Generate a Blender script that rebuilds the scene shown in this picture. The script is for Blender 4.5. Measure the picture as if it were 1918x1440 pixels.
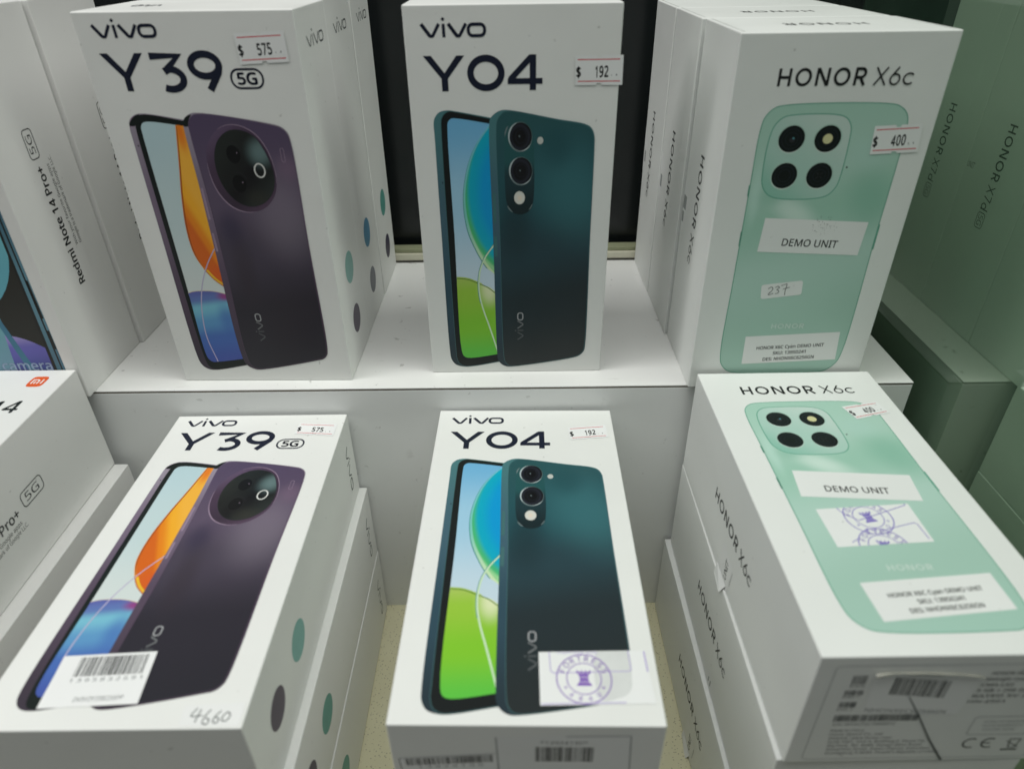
import bpy, bmesh, math, random
from mathutils import Vector, Matrix

# ------------------------------------------------------------------ clearing
for o in list(bpy.data.objects):
    bpy.data.objects.remove(o, do_unlink=True)
SC = bpy.context.scene
COL = SC.collection
R = math.radians

# ------------------------------------------------------------------ camera
cd = bpy.data.cameras.new('camera')
cam = bpy.data.objects.new('camera', cd)
COL.objects.link(cam)
SC.camera = cam
cd.sensor_width = 36.0
cd.lens = 24.283
cd.clip_start = 0.01
cd.clip_end = 50.0
r_ = Vector((0.999926, -0.001552, -0.01207))
u_ = Vector((0.010974, 0.543639, 0.839248))
f_ = Vector((-0.00526, 0.839318, -0.543616))
p_ = Vector((0.00112, -0.317084, 0.197138))
m = Matrix.Identity(4)
for i in range(3):
    m[i][0], m[i][1], m[i][2], m[i][3] = r_[i], u_[i], -f_[i], p_[i]
cam.matrix_world = m
cd.dof.use_dof = True
cd.dof.focus_distance = 0.395
cd.dof.aperture_fstop = 8.5

# ------------------------------------------------------------------ world and light
w = bpy.data.worlds.new('World')
SC.world = w
w.use_nodes = True
bg = w.node_tree.nodes['Background']
bg.inputs[0].default_value = (0.95, 1.0, 0.965, 1)
bg.inputs[1].default_value = 0.105

def area(name, loc, rot, sx, sy, power, col):
    l = bpy.data.lights.new(name, 'AREA')
    l.shape = 'RECTANGLE'
    l.size, l.size_y = sx, sy
    l.energy = power
    l.color = col
    o = bpy.data.objects.new(name, l)
    o.location = loc
    o.rotation_euler = rot
    COL.objects.link(o)
    return o

area('ceiling_panel_lamp', (0.0, -0.31, 1.45), (0.0, 0, 0), 5.0, 0.5, 50.0, (0.99, 0.985, 0.96))

SC.view_settings.view_transform = 'Standard'
SC.view_settings.look = 'None'
SC.view_settings.exposure = 0.0
SC.view_settings.gamma = 1.0
SC.view_settings.use_curve_mapping = False

# ------------------------------------------------------------------ materials
MATS = {}

def srgb(r, g, b):
    def f(c):
        c /= 255.0
        return c / 12.92 if c <= 0.04045 else ((c + 0.055) / 1.055) ** 2.4
    return (f(r), f(g), f(b), 1)

def new_mat(name, rough=0.5, spec=0.4):
    mt = bpy.data.materials.new(name)
    mt.use_nodes = True
    nt = mt.node_tree
    b = nt.nodes['Principled BSDF']
    b.inputs['Roughness'].default_value = rough
    b.inputs['Specular IOR Level'].default_value = spec
    MATS[name] = mt
    return mt, nt, b

def flat(name, col, rough=0.5, spec=0.25, metal=0.0):
    """printed ink or plain surface with a slight uneven tone"""
    if name in MATS:
        return MATS[name]
    mt, nt, b = new_mat(name, rough, spec)
    tc = nt.nodes.new('ShaderNodeTexCoord')
    nz = nt.nodes.new('ShaderNodeTexNoise')
    nz.inputs['Scale'].default_value = 160
    nz.inputs['Detail'].default_value = 4
    nt.links.new(tc.outputs['Object'], nz.inputs['Vector'])
    mx = nt.nodes.new('ShaderNodeMix')
    mx.data_type = 'RGBA'
    mx.inputs['A'].default_value = tuple(c * 0.9 for c in col[:3]) + (1,)
    mx.inputs['B'].default_value = tuple(min(1, c * 1.06) for c in col[:3]) + (1,)
    nt.links.new(nz.outputs['Fac'], mx.inputs['Factor'])
    nt.links.new(mx.outputs['Result'], b.inputs['Base Color'])
    b.inputs['Metallic'].default_value = metal
    return mt

def card(name, col, rough=0.42):
    """coated white cardboard: faint mottling, tiny scuffs and a soft paper bump"""
    mt, nt, b = new_mat(name, rough, 0.45)
    tc = nt.nodes.new('ShaderNodeTexCoord')
    oi = nt.nodes.new('ShaderNodeObjectInfo')
    ad = nt.nodes.new('ShaderNodeVectorMath'); ad.operation = 'ADD'
    nt.links.new(tc.outputs['Object'], ad.inputs[0])
    nt.links.new(oi.outputs['Random'], ad.inputs[1])
    n1 = nt.nodes.new('ShaderNodeTexNoise')
    n1.inputs['Scale'].default_value = 22
    n1.inputs['Detail'].default_value = 6
    nt.links.new(ad.outputs[0], n1.inputs['Vector'])
    mx = nt.nodes.new('ShaderNodeMix'); mx.data_type = 'RGBA'
    mx.inputs['A'].default_value = tuple(c * 0.94 for c in col[:3]) + (1,)
    mx.inputs['B'].default_value = tuple(min(1, c * 1.03) for c in col[:3]) + (1,)
    nt.links.new(n1.outputs['Fac'], mx.inputs['Factor'])
    # rare scuffs
    n2 = nt.nodes.new('ShaderNodeTexNoise')
    n2.inputs['Scale'].default_value = 330
    n2.inputs['Detail'].default_value = 2
    nt.links.new(ad.outputs[0], n2.inputs['Vector'])
    rp = nt.nodes.new('ShaderNodeValToRGB')
    rp.color_ramp.elements[0].position = 0.735
    rp.color_ramp.elements[0].color = (0, 0, 0, 1)
    rp.color_ramp.elements[1].position = 0.79
    rp.color_ramp.elements[1].color = (1, 1, 1, 1)
    nt.links.new(n2.outputs['Fac'], rp.inputs['Fac'])
    mu = nt.nodes.new('ShaderNodeMath'); mu.operation = 'MULTIPLY'
    mu.inputs[1].default_value = 0.45
    nt.links.new(rp.outputs['Color'], mu.inputs[0])
    m2 = nt.nodes.new('ShaderNodeMix'); m2.data_type = 'RGBA'
    m2.inputs['B'].default_value = (0.33, 0.33, 0.31, 1)
    nt.links.new(mu.outputs[0], m2.inputs['Factor'])
    nt.links.new(mx.outputs['Result'], m2.inputs['A'])
    nt.links.new(m2.outputs['Result'], b.inputs['Base Color'])
    n3 = nt.nodes.new('ShaderNodeTexNoise')
    n3.inputs['Scale'].default_value = 70
    n3.inputs['Detail'].default_value = 5
    nt.links.new(ad.outputs[0], n3.inputs['Vector'])
    bp = nt.nodes.new('ShaderNodeBump')
    bp.inputs['Strength'].default_value = 0.10
    bp.inputs['Distance'].default_value = 0.0012
    nt.links.new(n3.outputs['Fac'], bp.inputs['Height'])
    nt.links.new(bp.outputs['Normal'], b.inputs['Normal'])
    mr = nt.nodes.new('ShaderNodeMapRange')
    mr.inputs['To Min'].default_value = rough - 0.08
    mr.inputs['To Max'].default_value = rough + 0.14
    nt.links.new(n1.outputs['Fac'], mr.inputs['Value'])
    nt.links.new(mr.outputs['Result'], b.inputs['Roughness'])
    return mt

def grad(name, p0, p1, stops, blobs=(), rough=0.4, radial=None):
    """printed picture: a colour ramp along p0 -> p1 (mm on the printed face) with soft spots.
    radial = (cu, cv, ru, rv): the ramp runs with the elliptical radius instead."""
    mt, nt, b = new_mat(name, rough, 0.4)
    uv = nt.nodes.new('ShaderNodeUVMap')
    uv.uv_map = 'face_mm'
    def ell(c, rad, rot=0.0):
        s = nt.nodes.new('ShaderNodeVectorMath'); s.operation = 'SUBTRACT'
        s.inputs[1].default_value = (c[0] / 100, c[1] / 100, 0)
        nt.links.new(uv.outputs['UV'], s.inputs[0])
        src = s
        if rot:
            vr = nt.nodes.new('ShaderNodeVectorRotate')
            vr.rotation_type = 'Z_AXIS'
            vr.inputs['Angle'].default_value = -rot
            nt.links.new(s.outputs[0], vr.inputs['Vector'])
            src = vr
        d = nt.nodes.new('ShaderNodeVectorMath'); d.operation = 'DIVIDE'
        d.inputs[1].default_value = (rad[0] / 100, rad[1] / 100, 1)
        nt.links.new(src.outputs[0], d.inputs[0])
        l = nt.nodes.new('ShaderNodeVectorMath'); l.operation = 'LENGTH'
        nt.links.new(d.outputs[0], l.inputs[0])
        return l.outputs['Value']
    if radial:
        t = ell(radial[:2], radial[2:])
    else:
        d = Vector((p1[0] - p0[0], p1[1] - p0[1], 0)) / 100
        s = nt.nodes.new('ShaderNodeVectorMath'); s.operation = 'SUBTRACT'
        s.inputs[1].default_value = (p0[0] / 100, p0[1] / 100, 0)
        nt.links.new(uv.outputs['UV'], s.inputs[0])
        dp = nt.nodes.new('ShaderNodeVectorMath'); dp.operation = 'DOT_PRODUCT'
        dp.inputs[1].default_value = d / d.length_squared
        nt.links.new(s.outputs[0], dp.inputs[0])
        t = dp.outputs['Value']
    rp = nt.nodes.new('ShaderNodeValToRGB')
    rp.color_ramp.interpolation = 'EASE'
    el = rp.color_ramp.elements
    el[0].position, el[0].color = stops[0]
    el[1].position, el[1].color = stops[-1]
    for p, c in stops[1:-1]:
        e = el.new(p); e.color = c
    nt.links.new(t, rp.inputs['Fac'])
    cur = rp.outputs['Color']
    for bl in blobs:
        c, rad, colr, amt = bl[:4]
        rot = bl[4] if len(bl) > 4 else 0.0
        l = ell(c, rad, rot)
        mr = nt.nodes.new('ShaderNodeMapRange')
        mr.interpolation_type = 'SMOOTHERSTEP'
        mr.inputs['From Min'].default_value = 0
        mr.inputs['From Max'].default_value = 1
        mr.inputs['To Min'].default_value = amt
        mr.inputs['To Max'].default_value = 0
        nt.links.new(l, mr.inputs['Value'])
        mx = nt.nodes.new('ShaderNodeMix'); mx.data_type = 'RGBA'
        mx.inputs['B'].default_value = colr
        nt.links.new(mr.outputs['Result'], mx.inputs['Factor'])
        nt.links.new(cur, mx.inputs['A'])
        cur = mx.outputs['Result']
    nt.links.new(cur, b.inputs['Base Color'])
    return mt

M_VIVO = card('white_coated_card', (0.80, 0.815, 0.79, 1))
M_HON = card('white_matt_card', (0.79, 0.81, 0.79, 1), 0.48)
M_RED = card('white_satin_card', (0.77, 0.775, 0.755, 1), 0.36)
M_TAG = card('sticker_paper', (0.83, 0.845, 0.84, 1), 0.5)
M_PAPER = card('label_paper', (0.80, 0.815, 0.805, 1), 0.55)
M_NAVY = flat('navy_ink', (0.012, 0.016, 0.034, 1), 0.4)
M_BLACK = flat('black_ink', (0.016, 0.019, 0.019, 1), 0.45)
M_GREYINK = flat('grey_ink', (0.09, 0.10, 0.10, 1), 0.5)
M_PALEINK = flat('pale_grey_ink', (0.34, 0.36, 0.36, 1), 0.5)
M_REDLINE = flat('red_ink', (0.62, 0.045, 0.065, 1), 0.5)
M_PURPLE = flat('violet_stamp_ink', (0.20, 0.075, 0.46, 1), 0.55)
M_PURPLE2 = flat('pale_violet_stamp_ink', (0.43, 0.36, 0.66, 1), 0.55)
M_BLUESTAMP = flat('blue_violet_stamp_ink', (0.17, 0.12, 0.52, 1), 0.55)
M_SILVER = flat('silver_ink', (0.33, 0.34, 0.35, 1), 0.4)
M_FAINT = flat('faint_silver_ink', (0.10, 0.11, 0.115, 1), 0.4)
M_WHITEINK = flat('white_ink', (0.60, 0.72, 0.66, 1), 0.4)
M_SEAM = flat('grey_seam_line', (0.30, 0.31, 0.29, 1), 0.6)  # grey line for the paper wrap seams
M_GHOST = flat('show_through_print', (0.68, 0.70, 0.69, 1), 0.55)

# ------------------------------------------------------------------ 2-D drawing helpers (millimetres on a box face)
def spline(pts, n=8, closed=True):
    """centripetal-like Catmull-Rom through the points"""
    P = [Vector((p[0], p[1])) for p in pts]
    out = []
    N = len(P)
    rng = range(N) if closed else range(N - 1)
    for i in rng:
        p1, p2 = P[i], P[(i + 1) % N]
        p0 = P[i - 1] if (closed or i > 0) else p1 * 2 - p2
        p3 = P[(i + 2) % N] if (closed or i + 2 < N) else p2 * 2 - p1
        d0 = max((p1 - p0).length, 1e-6) ** .5
        d1 = max((p2 - p1).length, 1e-6) ** .5
        d2 = max((p3 - p2).length, 1e-6) ** .5
        m1 = ((p1 - p0) / d0 - (p2 - p0) / (d0 + d1) + (p2 - p1) / d1) * d1
        m2 = ((p2 - p1) / d1 - (p3 - p1) / (d1 + d2) + (p3 - p2) / d2) * d1
        k = max(2, n)
        for j in range(k):
            t = j / k
            t2, t3 = t * t, t * t * t
            out.append(p1 * (2 * t3 - 3 * t2 + 1) + m1 * (t3 - 2 * t2 + t) + p2 * (-2 * t3 + 3 * t2) + m2 * (t3 - t2))
    if not closed:
        out.append(P[-1])
    return [(p.x, p.y) for p in out]

def ellipse(cx, cy, rx, ry, rot=0.0, n=48):
    o = []
    for i in range(n):
        a = 2 * math.pi * i / n
        x, y = rx * math.cos(a), ry * math.sin(a)
        o.append((cx + x * math.cos(rot) - y * math.sin(rot), cy + x * math.sin(rot) + y * math.cos(rot)))
    return o

def arc(cx, cy, rx, ry, a0, a1, n=20):
    return [(cx + rx * math.cos(R(a0 + (a1 - a0) * i / n)), cy + ry * math.sin(R(a0 + (a1 - a0) * i / n))) for i in range(n + 1)]

def rrect(x0, y0, x1, y1, r, n=6):
    o = []
    for cx, cy, a in ((x1 - r, y1 - r, 0), (x0 + r, y1 - r, 90), (x0 + r, y0 + r, 180), (x1 - r, y0 + r, 270)):
        o += arc(cx, cy, r, r, a, a + 90, n)
    return o

def quad_round(q, r, n=5):
    """rounded quadrilateral"""
    o = []
    for i in range(4):
        p, a, b = Vector(q[i]), Vector(q[i - 1]), Vector(q[(i + 1) % 4])
        s, e = p + (a - p).normalized() * r, p + (b - p).normalized() * r
        for j in range(n + 1):
            t = j / n
            v = s * (1 - t) ** 2 + p * 2 * t * (1 - t) + e * t * t
            o.append((v.x, v.y))
    return o

def stroke(pts, wd, closed=False):
    """mitred ribbon along a polyline -> list of quads"""
    P = [Vector((p[0], p[1])) for p in pts]
    N = len(P)
    L, Rr = [], []
    for i in range(N):
        a = P[i - 1] if (closed or i > 0) else None
        b = P[(i + 1) % N] if (closed or i < N - 1) else None
        d1 = (P[i] - a).normalized() if a is not None else None
        d2 = (b - P[i]).normalized() if b is not None else None
        if d1 is None: d1 = d2
        if d2 is None: d2 = d1
        n1, n2 = Vector((-d1.y, d1.x)), Vector((-d2.y, d2.x))
        nn = n1 + n2
        if nn.length < 1e-5: nn = n1
        nn.normalize()
        k = min(1.6, 1 / max(0.3, nn.dot(n1)))
        h = wd[i] / 2 if isinstance(wd, (list, tuple)) else wd / 2
        L.append(P[i] + nn * h * k)
        Rr.append(P[i] - nn * h * k)
    q = []
    for i in range(N if closed else N - 1):
        j = (i + 1) % N
        q.append([tuple(Rr[i]), tuple(Rr[j]), tuple(L[j]), tuple(L[i])])
    return q

def clip_poly(poly, conv):
    """Sutherland-Hodgman against a counter-clockwise convex polygon"""
    out = list(poly)
    for i in range(len(conv)):
        a, b = conv[i], conv[(i + 1) % len(conv)]
        inp, out = out, []
        if not inp: return []
        def side(p): return (b[0] - a[0]) * (p[1] - a[1]) - (b[1] - a[1]) * (p[0] - a[0])
        for j in range(len(inp)):
            p, q = inp[j - 1], inp[j]
            sp, sq = side(p), side(q)
            if sq >= 0:
                if sp < 0:
                    t = sp / (sp - sq); out.append((p[0] + (q[0] - p[0]) * t, p[1] + (q[1] - p[1]) * t))
                out.append(q)
            elif sp >= 0:
                t = sp / (sp - sq); out.append((p[0] + (q[0] - p[0]) * t, p[1] + (q[1] - p[1]) * t))
    return out

def ccw(q):
    s = sum(q[i - 1][0] * q[i][1] - q[i][0] * q[i - 1][1] for i in range(len(q)))
    return list(q) if s > 0 else list(reversed(q))

def clip_all(polys, conv):
    cv = ccw(conv)
    r = []
    for p in polys:
        c = clip_poly(p, cv)
        if len(c) > 2: r.append(c)
    return r

def xf(polys, ox=0, oy=0, s=1.0, rot=0.0, sx=1.0, shear=0.0):
    c, n = math.cos(rot), math.sin(rot)
    o = []
    for p in polys:
        q = []
        for x, y in p:
            x, y = (x * sx + y * shear) * s, y * s
            q.append((ox + x * c - y * n, oy + x * n + y * c))
        o.append(q)
    return o

_tc = {}
def text(body, bold=0.0, spacing=1.0):
    """triangles of a line of type, cap height 1, starting at x = 0 (outlines in GLYPHS at the end of the drawing helpers)"""
    key = (body, bold, spacing)
    if key in _tc: return _tc[key]
    x, tr = 0.0, []
    for ch in body:
        if ch == ' ' or ch not in GLYPHS:
            x += .38 * spacing; continue
        adv, vs, fs = GLYPHS[ch]
        if isinstance(vs, str):
            vs = [tuple(int(k) / 100 for k in p.split(',')) for p in vs.split()]
            fs = [tuple(int(k) for k in p.split(',')) for p in fs.split()]
            GLYPHS[ch] = (adv, vs, fs)
        for f in fs: tr.append([(x + vs[i][0], vs[i][1]) for i in f])
        if bold:
            cnt = {}
            for f in fs:
                for i in range(3):
                    e = tuple(sorted((f[i], f[(i + 1) % 3]))); cnt[e] = cnt.get(e, 0) + 1
            for (i, j), n in cnt.items():
                if n == 1 and vs[i] != vs[j]:
                    for q in stroke([(x + vs[i][0], vs[i][1]), (x + vs[j][0], vs[j][1])], bold * 2.6): tr.append(q)
        x += adv / 100 * spacing
    x0 = min((p[0] for t in tr for p in t), default=0)
    x1 = max((p[0] for t in tr for p in t), default=1)
    tr = [[(p[0] - x0, p[1]) for p in t] for t in tr]
    _tc[key] = (tr, x1 - x0)
    return _tc[key]

def put_text(body, u, v, cap, width=None, rot=0.0, align='l', bold=0.0, shear=0.0, spacing=1.0):
    tr, wd = text(body, bold, spacing)
    sx = 1.0
    if width: sx = width / (wd * cap)
    W = wd * cap * sx
    off = {'l': 0, 'c': -W / 2, 'r': -W}[align]
    return xf(tr, u + off * math.cos(rot), v + off * math.sin(rot), cap, rot, sx, shear)

# ------------------------------------------------------------------ drawn lettering (cap height 1)
def glyph(ch):
    if ch == 'H': return [[(0, 0), (0, 1)], [(.62, 0), (.62, 1)], [(0, .5), (.62, .5)]], .62
    if ch == 'O': return [('c', ellipse(.41, .5, .41, .43, n=40))], .82
    if ch == 'N': return [[(0, 0), (0, 1)], [(.66, 0), (.66, 1)], [(0.02, .99), (.64, .01)]], .66
    if ch == 'R': return [[(0, 0), (0, 1)], [(0, .93)] + [(.30, .93)] + arc(.30, .69, .24, .24, 90, -90, 12)[1:] + [(0, .45)], [(.28, .45), (.58, 0)]], .56
    if ch == 'X': return [[(0, 0), (.68, 1)], [(0, 1), (.68, 0)]], .50
    if ch == '6': return [('c', ellipse(.30, .32, .28, .29, n=32)), [(.06, .47), (.42, 1.0)]], .40
    if ch == '7': return [[(0, .95), (.54, .95), (.18, 0)]], .38
    if ch == 'c': return [arc(.33, .34, .32, .30, 45, 315, 22)], .60
    if ch == 'd': return [('c', ellipse(.30, .33, .28, .29, n=32)), [(.60, 0), (.60, 1.02)]], .60
    return [], .3

def drawn(word, weights, gap=.42, sp=.19):
    """word in the drawn lettering; weights = stroke width per character. returns strokes as separate lists"""
    x = 0
    out = []
    for ch, wd in zip(word, weights):
        if ch == ' ':
            x += sp; continue
        st, adv = glyph(ch)
        for s in st:
            if isinstance(s, tuple): out.append(stroke([(x + a, b) for a, b in s[1]], wd, True))
            else: out.append(stroke([(x + a, b) for a, b in s], wd))
        x += adv + gap
    return out, x - gap

def vivo_logo(wt=.25):
    """wide rounded four-letter logo; x-height 1, width 5.3"""
    o = []
    def vee(x):
        return [(x, 1), (x + .62, .16), (x + .70, .10), (x + .84, .10), (x + .92, .16), (x + 1.42, 1)]
    o.append(stroke(vee(.08), [wt * 1.15, wt * 1.15, wt, wt, wt, wt]))
    o.append(stroke([(1.86, 1.0), (1.88, 0.0)], wt))
    o.append([[(1.68, 1.34), (1.84, 1.18), (2.00, 1.34), (1.84, 1.50)]])
    o.append(stroke(vee(2.26), [wt * 1.15, wt * 1.15, wt, wt, wt, wt]))
    o.append(stroke(rrect(3.86, .10, 5.18, .94, .36, 6), wt, True))
    return o

def layered(stroke_lists):
    """every stroke gets its own hair's-breadth height so that crossings never share a plane"""
    return [(p, i * 0.006) for i, l in enumerate(stroke_lists) for p in l]

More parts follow.
